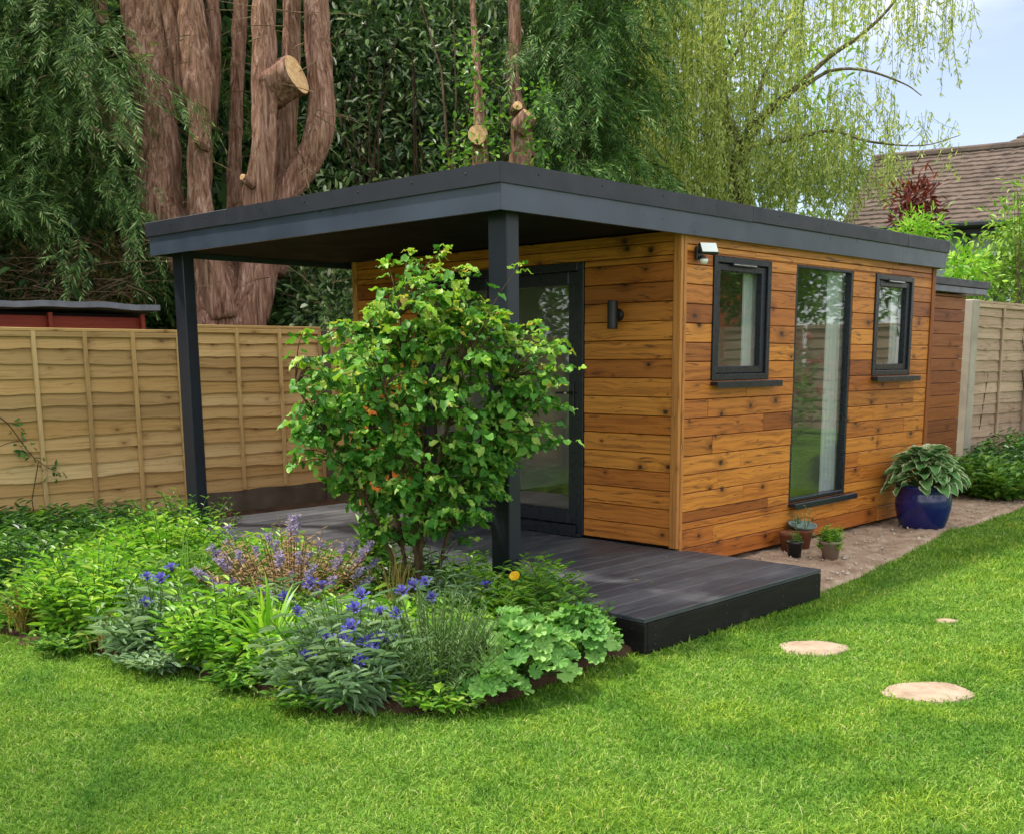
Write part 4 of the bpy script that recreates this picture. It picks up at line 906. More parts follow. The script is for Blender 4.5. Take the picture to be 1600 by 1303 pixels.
bush('leafy_bush', 'bright green bush at the right edge below the house gutter', [at(rng.uniform(1518, 1660), rng.uniform(392, 470), rng.uniform(14.8, 16.2)) for k in range(100)]+[at(rng.uniform(1560, 1680), rng.uniform(335, 400), rng.uniform(14.6, 15.6)) for k in range(80)], 18, .14, .11, .05, 'garden', at(1580, 700, 15.3))
bush('leafy_bush', 'small fresh green bush beside the far end of the roof', [at(rng.uniform(1490, 1530), rng.uniform(408, 450), rng.uniform(13.2, 14)) for k in range(40)], 14, .10, .10, .05, 'lime', at(1505, 700, 13.6))
bush('overhanging_branch', 'thin green branch in front of the house tiles at the right edge', [at(rng.uniform(1578, 1640), rng.uniform(285, 305), 14.2) for k in range(14)], 7, .07, .10, .03, 'garden', at(1640, 700, 14.5))

# ------------------------------------------------------------------ the leafy shrub in front of the porch post
def single_leaf(L, W, curl, fold, seed, lobes=0):
    """one ovate leaf with a toothed edge and a folded midrib, as shared mesh data"""
    g = np.random.default_rng(seed); n = 6; t = np.linspace(0, 1, n+1); half = np.sin(np.pi*np.clip(t, 0, 1)**.92)**.85*W/2
    half[0] = 0; half[-1] = 0; V = []; F = []
    for k, (a, h) in enumerate(zip(t, half)):
        z = -curl*L*a*a+.006*g.normal(); V += [(a*L, -h, z+fold*h), (a*L, 0, z), (a*L, h, z+fold*h)]
    for k in range(n): F += [(3*k, 3*k+3, 3*k+4, 3*k+1), (3*k+1, 3*k+4, 3*k+5, 3*k+2)]
    return np.array(V), F
def leaf_data(name, V, F, mat):
    o = MB().add(V, F).build(name, mat, smooth=True); me = o.data; bpy.data.objects.remove(o); return me
def orient(P, D, N, s):
    D = unit(np.asarray(D)); S = unit(np.cross(N, D)); Nn = np.cross(D, S)
    return Matrix(((D[0]*s, S[0]*s, Nn[0]*s, P[0]), (D[1]*s, S[1]*s, Nn[1]*s, P[1]), (D[2]*s, S[2]*s, Nn[2]*s, P[2]), (0, 0, 0, 1)))
def shrub():
    g = np.random.default_rng(77)
    root = np.array([-.14, -2.22, .03]); t = thing('shrub', 'tall round leaved green shrub in front of the porch post', 'shrub', tuple(root)); t.location = (0, 0, 0)
    c = np.array([-.13, -2.15, 1.19]); rad = np.array([.72, .62, .74]); st_ = MB(); tips = []; ends = []
    mains = [(-.62, -.05, 1.0), (-.30, .15, 1.25), (-.05, -.1, 1.35), (.2, .1, 1.2), (.5, .0, 1.0), (.05, .35, 1.1), (-.1, -.4, 1.0), (.3, -.25, 1.1)]
    mp_ = []
    for k, (a, b_, h) in enumerate(mains):
        p0 = root+g.normal(0, .06, 3)*[1, 1, 0]; q = np.array([root[0]+a*RT[0]+b_*FW[0], root[1]+a*RT[1]+b_*FW[1], .35+h])
        path = np.array([p0, p0+(q-p0)*[.25, .25, .35], p0+(q-p0)*[.6, .6, .7], q]); st_.tube(path, [.013, .011, .008, .005], 6, .05, k, True, 5)
        mp_.append(spline(path, np.ones(4), 8)[0])
    # twig ends spread over the crown, each tied to the nearest main stem
    T = []
    while len(T) < 860:
        d = rdir(1, g)[0]; q = g.uniform(.35, 1.0)**.6; p = c+(RT*d[0]*.75+FW*d[1]*.55+np.array([0, 0, d[2]*.74]))*q*(1+.24*math.sin(5*d[0]+1)*math.cos(4*d[2]+2))
        if p[2] < .36: continue
        T.append((p, d))
    for p, d in [(at(640, 392, 5.75), (0, 0, 1)), (at(602, 408, 5.75), (0, 0, 1)), (at(738, 424, 5.7), (0, 0, 1)), (at(812, 415, 5.55), (0, 0, 1)), (at(470, 566, 6.2), (-1, -.6, .2)), (at(900, 575, 5.5), (.8, .6, 0)), (at(896, 690, 5.5), (.8, .6, -.2)), (at(465, 715, 6.15), (-1, -.6, 0)), (at(760, 800, 5.7), (.6, .3, -.2)), (at(735, 790, 5.7), (.5, .3, -.3))]: T.append((np.array(p), np.array(d, float)))
    LV = []; young = []
    for k, (p, d) in enumerate(T):
        best = min(((np.linalg.norm(m_[i]-p), m_[i]) for m_ in mp_ for i in range(6, len(m_), 3) if m_[i][2] < p[2]+.02), key=lambda q: q[0], default=(0, c))[1]
        path, _ = spline(np.array([best, best+(p-best)*.5+np.array([0, 0, .05]), p]), np.ones(3), 6)
        st_.tube(path, np.linspace(.004, .0016, len(path)), 4, cap=False)
        nl = int(g.integers(6, 12)); ax_ = unit(path[-1]-path[-4])
        for q in range(nl):
            f = 1-.42*g.random()**1.0*(q/nl)*1.6; f = min(max(f, .3), 1); b_ = path[int(f*(len(path)-1))]
            th = q*2.4+g.uniform(-.5, .5); side = np.array([math.cos(th), math.sin(th), 0])
            D = unit(side*.9+ax_*.35+np.array([0, 0, g.uniform(-.45, .15)])); N = unit(np.array([0, 0, 1])+g.normal(0, .35, 3))
            LV.append((b_+D*.012, D, N, g.uniform(.55, 1.35), (f > .93 and p[2] > 1.35 and g.random() < .55)))
        if p[2] > 1.6:
            for q in range(3): LV.append((p, unit(np.array([math.cos(q*2.1), math.sin(q*2.1), .25])), np.array([0, 0, 1.]), g.uniform(.7, 1), True))
    st_.build('stem', M['twig'], t, smooth=True)
    var = [single_leaf(.057, .038, (.02, .15, .3, .45, .1, .6)[k], (.15, .5, .3, .2, .6, .35)[k], 100+k) for k in range(6)]
    dat = [leaf_data('leaf', V, F, M['leaf_shrub']) for V, F in var]; daty = [leaf_data('leaf', V*.85, F, M['leaf_tip']) for V, F in var]
    order = sorted(range(len(LV)), key=lambda k: np.linalg.norm(LV[k][0]-CAM))
    front = set(order[:300]); rest = MB(); rest_y = MB()
    for k, (P, D, N, s, yng) in enumerate(LV):
        v = k % 6
        if k in front:
            o = link('leaf', (daty if yng else dat)[v], t); o.matrix_local = orient(P, D, N, s)
        else:
            Mx = np.array(orient(P, D, N, s)); V, F = var[v]; (rest_y if yng else rest).add(V@Mx[:3, :3].T+Mx[:3, 3], F)
    kind(rest.build('foliage', M['leaf_shrub'], t, smooth=True), 'stuff')
    if rest_y.n: kind(rest_y.build('young_foliage', M['leaf_tip'], t, smooth=True), 'stuff')
    print('shrub leaves', len(LV))
shrub()

# ------------------------------------------------------------------ bed plants
def gp(x, y, z=.03):
    d = at(x, y, 1)-CAM; return CAM+d*(z-CAM[2])/d[2]
def clump(name, label, base_px, h, r, nst, lpst, L, W, mat, seed, stem_mat='stem', tilt=.55, curl=.25, up=.9, rise=.0, cat='plant', group=None, bare=.15, fold=.3, vert=0.0):
    """leafy perennial: stems fanning from the base, leaves in pairs up each stem"""
    g = np.random.default_rng(seed); b0 = np.array(base_px, float) if len(base_px) == 3 else gp(*base_px)
    t = thing(name, label, cat, group=group); sm = MB(); lf = MB(); P, D, N, Ls = [], [], [], []
    tops = []
    nst = int(nst*2.0); lpst = int(lpst*1.35); L, W, r = L*.80, W*.80, r*1.12
    for k in range(nst):
        th = g.uniform(0, 6.28); rr = r*math.sqrt(g.random()); foot = b0+np.array([math.cos(th), math.sin(th), 0])*rr*.45; foot[2] = .02
        hh = h*g.uniform(.58, 1.25)*(1-.35*(rr/r)**2); tip = b0+np.array([math.cos(th), math.sin(th), 0])*rr*(1+.15*g.random()); tip[2] = hh
        u = np.linspace(0, 1, 6)[:, None]; path = foot+(tip-foot)*u; path[:, :2] -= (tip-foot)[:2]*(.35*(u*(1-u)))*1.2
        sm.tube(path, np.linspace(.0045, .002, 6), 4, cap=False); tops.append((tip, unit(path[-1]-path[-2])))
        for q in range(lpst):
            f = bare+(1-bare)*(q+g.random())/lpst; p = foot+(tip-foot)*f; p[:2] -= (tip-foot)[:2]*(.35*(f*(1-f)))*1.2
            a = q*2.4+g.uniform(-.6, .6); P.append(p); D.append((math.cos(a)*tilt, math.sin(a)*tilt, up*(.15+.5*f)-.2+vert)); N.append((g.normal(0, .3)-math.cos(a)*.4, g.normal(0, .3)-math.sin(a)*.4, 1)); Ls.append(L*g.uniform(.7, 1.2)*(1.1-.45*f))
    Ls = np.array(Ls); leaves(lf, np.array(P), np.array(D), np.array(N), Ls, Ls*W/L, curl, fold)
    sm.build('stem', M[stem_mat], t); kind(lf.build('foliage', M[mat], t, smooth=False), 'stuff'); return t, tops, b0
_fl = {}
def flower_mesh(kind_):
    if kind_ in _fl: return _fl[kind_]
    g = np.random.default_rng(5); m = MB()
    if kind_ == 'corn':
        n = 11; a = np.arange(n)*2*np.pi/n+g.normal(0, .1, n); D = np.stack([np.cos(a), np.sin(a), g.uniform(.15, .6, n)], 1); P = np.zeros((n, 3))
        leaves(m, P, D, np.tile([0, 0, 1.], (n, 1)), g.uniform(.026, .038, n), .008, -.1, .2, (.5, .82), (.4, 1.5))
        n = 9; a = np.arange(n)*2*np.pi/n+.3; D = np.stack([np.cos(a)*.6, np.sin(a)*.6, np.full(n, .9)], 1); leaves(m, np.zeros((n, 3)), D, np.tile([0, 0, 1.], (n, 1)), .020, .008, 0, .2, (.5, .8), (.5, 1.1))
        mat = M['blue']
    elif kind_ == 'lilac':
        n = 18; D = rdir(n, g)+[0, 0, .3]; leaves(m, rdir(n, g)*.008+[0, 0, .02], D, rdir(n, g), .022, .014, .1, .3); mat = M['lilac']
    elif kind_ == 'yellow':
        n = 6; a = np.arange(n)*2*np.pi/n; D = np.stack([np.cos(a), np.sin(a), np.full(n, .35)], 1); leaves(m, np.zeros((n, 3)), D, np.tile([0, 0, 1.], (n, 1)), .030, .030, -.2, .2, (.4, .8), (.8, 1)); mat = M['yellow']
    else:
        n = 14; D = rdir(n, g)+[0, 0, .5]; leaves(m, rdir(n, g)*.01, D, rdir(n, g), .04, .04, .2, .3, (.35, .75), (.9, 1)); mat = M['pink']
    o = m.build('flower', mat); me = o.data; bpy.data.objects.remove(o); _fl[kind_] = me; return me
def flower(parent, kind_, p, g, s=1.0, face=(0, 0, 1.)):
    o = link('flower', flower_mesh(kind_), parent); d = unit(np.array(face)+g.normal(0, .25, 3)); a = unit(np.cross(d, [.3, .9, .1])); b_ = np.cross(d, a); s *= g.uniform(.85, 1.2)
    o.matrix_local = Matrix(((a[0]*s, b_[0]*s, d[0]*s, p[0]), (a[1]*s, b_[1]*s, d[1]*s, p[1]), (a[2]*s, b_[2]*s, d[2]*s, p[2]), (0, 0, 0, 1)))
    if kind_ == 'corn':
        if 'eye' not in _fl:
            q = MB().lathe([(.001, -.012), (.007, -.010), (.008, 0), (.005, .007), (.001, .009)], 8, cap=False).build('flower_eye', M['purple']); _fl['eye'] = q.data; bpy.data.objects.remove(q)
        link('flower_eye', _fl['eye'], o)
    return o
fg = np.random.default_rng(11)
def flowers_px(t, kind_, pts, depth, b0, s=1.0):
    sm = MB()
    for x, y in pts:
        p = at(x, y, depth+fg.normal(0, .06)); flower(t, kind_, p, fg, s, (-FW)*.55+np.array([0, 0, .8])); foot = b0+fg.normal(0, .08, 3)*[1, 1, 0]; u = np.linspace(0, 1, 5)[:, None]
        sm.tube(foot+(p-foot)*u-(p-foot)*[1, 1, 0]*(.5*u*(1-u)), .0022, 4, cap=False)
    sm.build('flower_stalk', M['stem'], t)

t, tops, b0 = clump('cornflower', 'broad clump of blue cornflowers with silvery leaves at the bed tip', (548, 1080), .40, .36, 72, 9, .16, .030, 'silver', 1, tilt=.8, curl=.3)
flowers_px(t, 'corn', [(464, 956), (503, 914), (555, 952), (550, 980), (509, 995), (535, 1001), (579, 1000), (594, 993), (616, 998), (479, 1027), (563, 1032), (536, 1064), (565, 930), (594, 956), (619, 959), (570, 1004), (586, 1003), (602, 1000)], 4.66, b0, 1.2)
t, tops, b0 = clump('cornflower', 'smaller cornflower with three blue heads left in the bed', (240, 1015), .36, .24, 34, 8, .15, .030, 'silver', 2, tilt=.8, curl=.3)
flowers_px(t, 'corn', [(230, 902), (268, 888), (228, 942), (252, 905)], 5.35, b0, 1.2)
t, tops, b0 = clump('cornflower', 'loose blue cornflowers among leaves beside the yellow flower', (700, 985), .40, .26, 22, 7, .14, .028, 'silver', 3, tilt=.7)
flowers_px(t, 'corn', [(629, 925), (665, 910), (675, 934), (760, 914), (648, 915)], 5.45, b0, 1.2)
t, tops, b0 = clump('cornflower', 'single cornflower stems between the strap leaves and lilac heads', (440, 1010), .36, .16, 14, 7, .14, .028, 'silver', 4)
flowers_px(t, 'corn', [(445, 934), (487, 912)], 5.35, b0, 1.2)

clump('leafy_perennial', 'bright lime green leafy clump at the left of the bed', (150, 978), .44, .42, 66, 12, .12, .042, 'lime', 5)
clump('leafy_perennial', 'bright green clump at the back by the thin porch post', (262, 885), .42, .40, 44, 11, .12, .045, 'lime', 6)
clump('leafy_perennial', 'lime green clump left of the strap leaved plant', (345, 1030), .36, .27, 40, 10, .12, .044, 'lime', 7)
clump('leafy_perennial', 'mid green feathery clump in front of the thin porch post', (290, 850), .40, .42, 46, 12, .10, .028, 'mid', 8)
clump('leafy_perennial', 'dark green clump at the extreme left edge of the bed', (15, 930), .42, .40, 44, 10, .13, .05, 'deep', 9)
clump('leafy_perennial', 'yellow green clump low at the left bed edge', (70, 965), .30, .26, 30, 9, .11, .045, 'mid', 10)
clump('leafy_perennial', 'dense light green leaves round the foot of the near porch post', (775, 960), .34, .46, 90, 11, .115, .040, 'lime', 12)
clump('leafy_perennial', 'lance leaved clump right of the near porch post beside the deck', (850, 985), .28, .26, 40, 10, .11, .042, 'mid', 13)
clump('leafy_perennial', 'tall upright leafy sprout in front of the shrub stems', (590, 930), .50, .13, 12, 14, .15, .055, 'mid', 14, vert=.35)
clump('leafy_perennial', 'deep green clump behind the big cornflowers', (640, 960), .36, .32, 46, 10, .13, .048, 'deep', 15)
clump('leafy_perennial', 'green clump with pale leaves beside the lilac heads', (530, 950), .34, .28, 36, 10, .12, .045, 'mid', 16)
clump('leafy_perennial', 'grey green leaves behind the small cornflower', (330, 945), .34, .36, 46, 10, .12, .04, 'mid', 17)
clump('leafy_perennial', 'dark leaves at the left end of the fence foot', (60, 850), .36, .5, 46, 9, .14, .05, 'deep', 18)
clump('leafy_perennial', 'low leaves at the middle of the fence foot', (185, 838), .28, .45, 40, 9, .12, .045, 'deep', 19)
clump('leafy_perennial', 'fresh green clump beside the deck end at the back of the bed', (410, 885), .26, .34, 36, 10, .11, .04, 'lime', 20)
clump('edging_plant', 'low bright edging leaves at the foot of the lavender', (690, 1098), .10, .17, 26, 6, .07, .035, 'lime', 21)
clump('edging_plant', 'low green edging leaves at the foot of the big cornflower', (500, 1092), .12, .20, 26, 7, .08, .03, 'mid', 22)
clump('edging_plant', 'creeping leaves on the lawn edge below the small cornflower', (265, 1032), .11, .26, 30, 6, .09, .034, 'silver', 23)
clump('edging_plant', 'creeping yellow green leaves on the lawn edge at far left', (110, 1005), .10, .22, 24, 6, .08, .032, 'mid', 24)
clump('edging_plant', 'small green tuft at the lawn edge below the lime clump', (385, 1060), .13, .18, 24, 7, .09, .03, 'mid', 25)
clump('seedling', 'twiggy seedling with a few leaves against the deck corner', (940, 1010), .26, .06, 4, 7, .075, .036, 'mid', 26, stem_mat='twig', bare=.45)
t, tops, b0 = clump('lavender', 'upright grey green lavender clump left of the pale lobed leaves', (682, 1082), .46, .27, 105, 16, .05, .008, 'lavender', 27, tilt=.35, up=1.4, bare=.1)
# low growth closing the gaps between the clumps
def cover():
    g = np.random.default_rng(91); N = 5200; x = g.uniform(-5.0, 1.1, N); y = g.uniform(-3.8, -1.8, N)
    ok = inside(np.array(BED)*.985+np.array([-.02, -.03]), x, y) & ~((x < -2.6) & (y < -3.3)); x, y = x[ok], y[ok]
    hgt = .10+.12*(vnoise(x, y, 3, 92)+.5)+.05*g.random(len(x)); hgt = np.clip(hgt*np.clip((y+3.9)/.7+.25, .35, 1), .05, .3)
    for mat, sel, nm, lb in (('mid', vnoise(x, y, 2.4, 93) > .02, 'ground_cover', 'mid green low leaves filling the flower bed between clumps'), ('lime', vnoise(x, y, 2.4, 93) <= .02, 'ground_cover', 'lime green low leaves filling the flower bed between clumps')):
        P = np.stack([x, y, hgt], 1)[sel]; m = MB(); n = len(P); per = 7; C = np.repeat(P, per, 0)+g.normal(0, 1, (n*per, 3))*[.035, .035, .03]; C[:, 2] *= g.uniform(.45, 1.05, n*per)
        th = g.uniform(0, 6.28, n*per); D = np.stack([np.cos(th), np.sin(th), g.uniform(-.3, .7, n*per)], 1); L = g.uniform(.045, .095, n*per)
        leaves(m, C, D, np.array([0, 0, 1.])+g.normal(0, .4, (n*per, 3)), L, L*g.uniform(.28, .5, n*per), .25, .3)
        o = m.build(nm, M[mat]); tag(o, lb, 'ground cover'); kind(o, 'stuff')
cover()
# strap leaves
def straps(name, label, px, n, L, W, mat, seed, spread=.8):
    g = np.random.default_rng(seed); b0 = gp(*px); t = thing(name, label, 'plant'); m = MB(); seg = 7
    for k in range(n):
        th = g.uniform(0, 6.28); out = g.uniform(.15, spread); l = L*g.uniform(.6, 1.1); u = np.linspace(0, 1, seg)
        d = np.array([math.cos(th), math.sin(th)]); x = out*l*u**1.6; z = l*(u*(1.05-.25*out)-.45*out*u**3); s = np.array([-d[1], d[0], 0])
        w_ = W*np.sin(np.pi*(.12+.88*u))**.6*.5; w_[-1] = .0005; f = b0+np.array([*g.normal(0, .03, 2), 0])
        c = f+np.stack([d[0]*x, d[1]*x, z], 1); m.add(np.vstack([c-s*w_[:, None], c+s*w_[:, None]]), [(i, i+1, seg+i+1, seg+i) for i in range(seg-1)])
    kind(m.build('foliage', M[mat], t, smooth=True), 'stuff'); return t
straps('daylily', 'strap leaved yellow green plant between lime clump and cornflowers', (425, 1045), 60, .50, .020, 'lime', 31)
straps('grass_tuft', 'tall thin green grass between the two lime clumps', (300, 960), 70, .52, .007, 'mid', 34, .6)
straps('grass_tuft', 'tall pale grass blades behind the lavender', (620, 985), 60, .50, .006, 'straw', 35, .5)
straps('grass_tuft', 'straw coloured grass tuft at the left lawn edge', (40, 985), 90, .30, .007, 'straw', 32)
straps('grass_tuft', 'green and straw grassy tuft under the small cornflower leaves', (170, 1012), 50, .20, .008, 'straw', 33, 1.0)
# faded lilac heads
t, tops, b0 = clump('faded_lilac_plant', 'plant with faded pinkish stems and small lilac flower heads', (455, 968), .50, .42, 110, 9, .07, .020, 'faded', 41, stem_mat='deadtwig', tilt=.5, bare=.35)
clump('leafy_perennial', 'low green leaves under the faded lilac flower heads', (455, 985), .26, .34, 46, 9, .11, .035, 'mid', 42)
for k, (tip, d) in enumerate(tops[:52]):
    for q in range(3): flower(t, 'lilac', tip-np.array(d)*.028*q+[0, 0, .02], fg, .95-.1*q)
t, tops, b0 = clump('seed_head_plant', 'bare brown seed heads on thin stalks by the deck end', (358, 850), .34, .12, 9, 5, .03, .012, 'faded', 43, stem_mat='deadtwig', bare=.7)
yf = thing('buttercup', 'single yellow flower at the foot of the near porch post', 'flower'); p = at(805, 901, 5.75)
flower(yf, 'yellow', p, fg, .95, -FW*.7+np.array([0, 0, .6])); MB().tube([np.array([p[0]+.02, p[1]-.02, .03]), p-[.02, 0, .12], p], .0022, 4, cap=False).build('stalk', M['stem'], yf)

# straggling climber on the left fence panel
cb_ = thing('climber', 'straggling dark leaved climber stem on the left fence panel', 'climber'); m = MB(); lf = MB()
def fx(x, y): d = at(x, y, 1)-CAM; return CAM+d*((FX+.06)-CAM[0])/d[0]
path = np.array([fx(-20, 640), fx(12, 662), fx(40, 700), fx(62, 722), fx(92, 738)]); m.tube(path, [.006, .005, .004, .003, .002], 5, sub=4); m.tube([fx(-10, 700), fx(20, 690), fx(42, 688)], .003, 4); m.tube([fx(60, 850), fx(50, 780), fx(60, 722)], .004, 4)
leafcloud(lf, np.array([fx(x, y) for x, y in ((40, 700), (36, 690), (48, 712), (62, 726), (80, 738), (88, 736), (20, 668), (8, 660), (92, 740), (44, 705))]), 5, .035, .06, .035)
m.build('stem', M['twig'], cb_); kind(lf.build('foliage', M['deep'], cb_), 'stuff')

# pale lobed leaves (each leaf a part)
def lobed(seed):
    g = np.random.default_rng(seed); n = 36; a = np.linspace(.25, 2*np.pi-.25, n); lob = 1-.20*np.abs(np.sin(a*4.5))**3+.02*g.normal(size=n)
    r = .062*lob; V = [(0, 0, 0)]+[(rr*math.cos(t), rr*math.sin(t), .016*(rr/.06)**2+.008*math.sin(t*4.5*2)) for rr, t in zip(r, a)]
    V += [(rr*.5*math.cos(t), rr*.5*math.sin(t), .003+.004*math.sin(t*9)) for rr, t in zip(r, a)]
    F = [(0, 1+n+k, 2+n+k) for k in range(n-1)]+[(1+n+k, 1+k, 2+k, 2+n+k) for k in range(n-1)]; return np.array(V), F
lob = [lobed(k) for k in range(4)]; lobd = [leaf_data('leaf', V, F, M['mantle']) for V, F in lob]
def mantle(label, px, r, h, n, seed):
    g = np.random.default_rng(seed); b0 = gp(*px); t = thing('lobed_leaf_plant', label, 'plant', group='pale lobed plants at the deck corner'); sm = MB()
    for k in range(n):
        th = g.uniform(0, 6.28); q = math.sqrt((k+.5)/n); rr = r*q; p = b0+np.array([math.cos(th)*rr, math.sin(th)*rr, 0]); p[2] = .05+h*(1-.75*q**2.2)*g.uniform(.75, 1.05)
        N = unit(np.array([math.cos(th)*.8*q, math.sin(th)*.8*q, 1.])+g.normal(0, .28, 3)-FW*.15); D = unit(np.cross(N, rdir(1, g)[0])); s = g.uniform(.55, 1.0)
        o = link('leaf', lobd[k % 4], t); o.matrix_local = orient(p, D, N, s)
        sm.tube([b0+[0, 0, .02], b0+(p-b0)*.6+[0, 0, .01], p], .0018, 4, cap=False)
    sm.build('stem', M['stem'], t)
mantle('mound of pale green lobed leaves in front of the deck', (810, 1065), .27, .30, 105, 51)
mantle('mound of pale green lobed leaves against the deck corner', (905, 1030), .20, .24, 75, 52)
mantle('small patch of pale lobed leaves on the lawn edge beside lavender', (770, 1090), .14, .13, 36, 53)

# ------------------------------------------------------------------ pots
def pot(name, label, loc, prof, mat, n=40, soil=None, cat='pot', group=None):
    t = thing(name, label, cat, loc, group=group); MB().lathe(prof, n, cap=False).build('pot_body', M[mat], t, smooth=True)
    if soil: MB().lathe([(.001, soil[1]+.006), (soil[0]*.6, soil[1]+.004), (soil[0], soil[1])], 20, cap=False).build('compost', M['bed'], t, smooth=True)
    return t
BP = np.array([.335, 3.20, .012])
prof = [(.001, 0), (.180, 0), (.190, .012), (.214, .08), (.232, .16), (.238, .22), (.232, .29), (.222, .33), (.228, .345), (.238, .355), (.240, .368), (.232, .378), (.215, .376), (.208, .36), (.212, .32), (.001, .30)]
bpot = pot('planter', 'round glossy cobalt blue glazed pot holding the hosta', tuple(BP), prof, 'pot_blue', 48, (.205, .335), 'pot')
def hosta_mat():
    m = NT('variegated_hosta_leaf'); uv = m.n('TexCoord').outputs['UV']; s = m.n('SeparateXYZ'); m.l(uv, s.inputs[0])
    ns = m.noise(m.obj(), 26, 3); e = m.math('ADD', s.outputs[0], m.math('MULTIPLY', m.math('SUBTRACT', ns, .5), .28))
    rnd = m.n('ObjectInfo').outputs['Random']; gcol = m.mix(rnd, lin('#4f8440'), lin('#7db064')); c = m.mix(m.rng(e, .76, .86), gcol, lin('#dfe3b4'))
    vein = m.n('TexWave', wave_type='BANDS'); m.l(m.scaled(uv, (7, .6, 1)), vein.inputs['Vector']); vein.inputs['Scale'].default_value = 1.0
    m.set(c, .42, .4); m.bump(vein.outputs['Fac'], .35, .004)
    tr = m.n('BsdfTranslucent'); m.l(c, tr.inputs[0]); x = m.n('MixShader'); x.inputs[0].default_value = .28; m.l(m.b.outputs[0], x.inputs[1]); m.l(tr.outputs[0], x.inputs[2]); m.l(x.outputs[0], m.out.inputs['Surface']); return m.m
M['hosta'] = hosta_mat()
def hosta_leaf(seed, L=.23, W=.185):
    g = np.random.default_rng(seed); n, k = 9, 7; V = []; UV = []; ph = g.uniform(0, 6)
    for i in range(n):
        u = i/(n-1); hw = W*.5*(math.sin(math.pi*min(1, u**.72*.98+.02)))**.8 if 0 < i < n-1 else .002
        for j in range(k):
            s = (j/(k-1)-.5)*2; x = L*u; droop = -.30*L*u**2.4; rip = .012*math.sin(u*15+ph+s)*abs(s)**1.5
            V.append((x, s*hw, droop+.30*hw*s*s*1.2+rip+.05*L*math.sin(u*3))); UV.append((abs(s), u))
    F = [(i*k+j, (i+1)*k+j, (i+1)*k+j+1, i*k+j+1) for i in range(n-1) for j in range(k-1)]
    b = MB().add(V, F); o = b.build('leaf', M['hosta'], smooth=True, uv=UV); me = o.data; bpy.data.objects.remove(o); return me
HL = [hosta_leaf(k) for k in range(6)]
def hosta(label, loc, n, r, h, s0, seed, group=None, name='hosta'):
    g = np.random.default_rng(seed); t = thing(name, label, 'plant', tuple(loc), group=group); sm = MB()
    for k in range(n):
        q = (k+.5)/n; th = k*2.4+g.uniform(-.4, .4); el = 1.25-1.35*q; p = np.array([math.cos(th)*r*(.15+.85*q), math.sin(th)*r*(.15+.85*q), h*(1-.85*q**1.5)*g.uniform(.85, 1.1)])
        D = np.array([math.cos(th), math.sin(th), max(-.30, .75-1.05*q)+g.normal(0, .14)]); N = np.array([-math.cos(th)*.3, -math.sin(th)*.3, 1])+g.normal(0, .22, 3)
        o = link('leaf', HL[k % 6], t); o.matrix_local = orient(p, D, N, s0*g.uniform(.75, 1.15)); sm.tube([(0, 0, -.02), p*[.5, .5, .75], p], [.006, .005, .004], 5, cap=False)
    sm.build('stem', M['stem'], t)
hosta('large hosta with cream edged leaves spilling over the blue pot', BP+[0, 0, .335], 130, .24, .30, .74, 61)
def flat_pot(r0, r1, h, lip=.008): return [(.001, 0), (r0, 0), (r1, h*.82), (r1+lip, h*.84), (r1+lip, h), (r1, h), (r1-.006, h*.9), (.001, h*.88)]
p1 = gp(1241, 868, .022); p1[2] = .02; pot('plant_pot', 'small black plastic pot leftmost of the pots by the wall', tuple(p1), flat_pot(.048, .058, .115), 'black', 24, (.054, .105), 'pot', 'small pots by the wall')
clump('pot_seedling', 'tiny green seedling growing in the small black pot', tuple(p1+[0, 0, .09]), .20, .045, 8, 5, .045, .022, 'mid', 71, bare=.6)
p2 = gp(1297, 872, .022); p2[2] = .02; pot('plant_pot', 'taupe ribbed pot with bright lettuce green plant', tuple(p2), flat_pot(.058, .068, .135, .010), 'pot_taupe', 28, (.064, .12), 'pot', 'small pots by the wall')
clump('pot_plant', 'bright lettuce green leaves in the taupe pot', tuple(p2+[0, 0, .1]), .245, .085, 30, 7, .06, .030, 'lime', 72, bare=.62)
p3 = np.array([.11, 1.50, .02]); pot('plant_pot', 'brown clay pot half hidden behind the black and taupe pots', tuple(p3), flat_pot(.065, .085, .15, .010), 'pot_clay', 28, (.08, .13), 'pot', 'small pots by the wall')
p4 = np.array([.115, 1.30, .02]); pot('plant_pot', 'narrow red brown pot behind the small black pot', tuple(p4), flat_pot(.05, .065, .15, .008), 'pot_clay', 24, (.06, .13), 'pot', 'small pots by the wall')
clump('pot_plant', 'wispy blue green seedling in the clay pot', tuple(p3+[0, 0, .1]), .30, .10, 9, 6, .05, .02, 'silver', 73, bare=.6)
sa = thing('saucer', 'grey green plastic saucer resting tilted on the clay pot', 'saucer', (.115, 1.50, .178)); MB().lathe([(.001, 0), (.085, 0), (.105, .028), (.112, .030), (.104, .020), (.084, .006), (.001, .005)], 32, cap=False).build('dish', M['pot_slate'], sa, smooth=True); sa.rotation_euler = (R(4), R(9), 0)

# plants along the far fence
clump('leafy_perennial', 'loose bright green clump behind the blue pot by the store', (.0, 5.75, .02), .40, .62, 70, 9, .17, .085, 'mid', 62)
clump('leafy_perennial', 'green low plants along the foot of the weathered fence', (-.45, 7.25, .02), .52, .45, 60, 9, .16, .07, 'deep', 63)
clump('leafy_perennial', 'bright green plants at the right end of the weathered fence', (-.35, 8.55, .02), .62, .55, 60, 9, .16, .07, 'mid', 64)
clump('leafy_perennial', 'dark low leaves between hosta and weathered fence', (-.25, 6.35, .02), .42, .40, 50, 9, .15, .07, 'deep', 65)

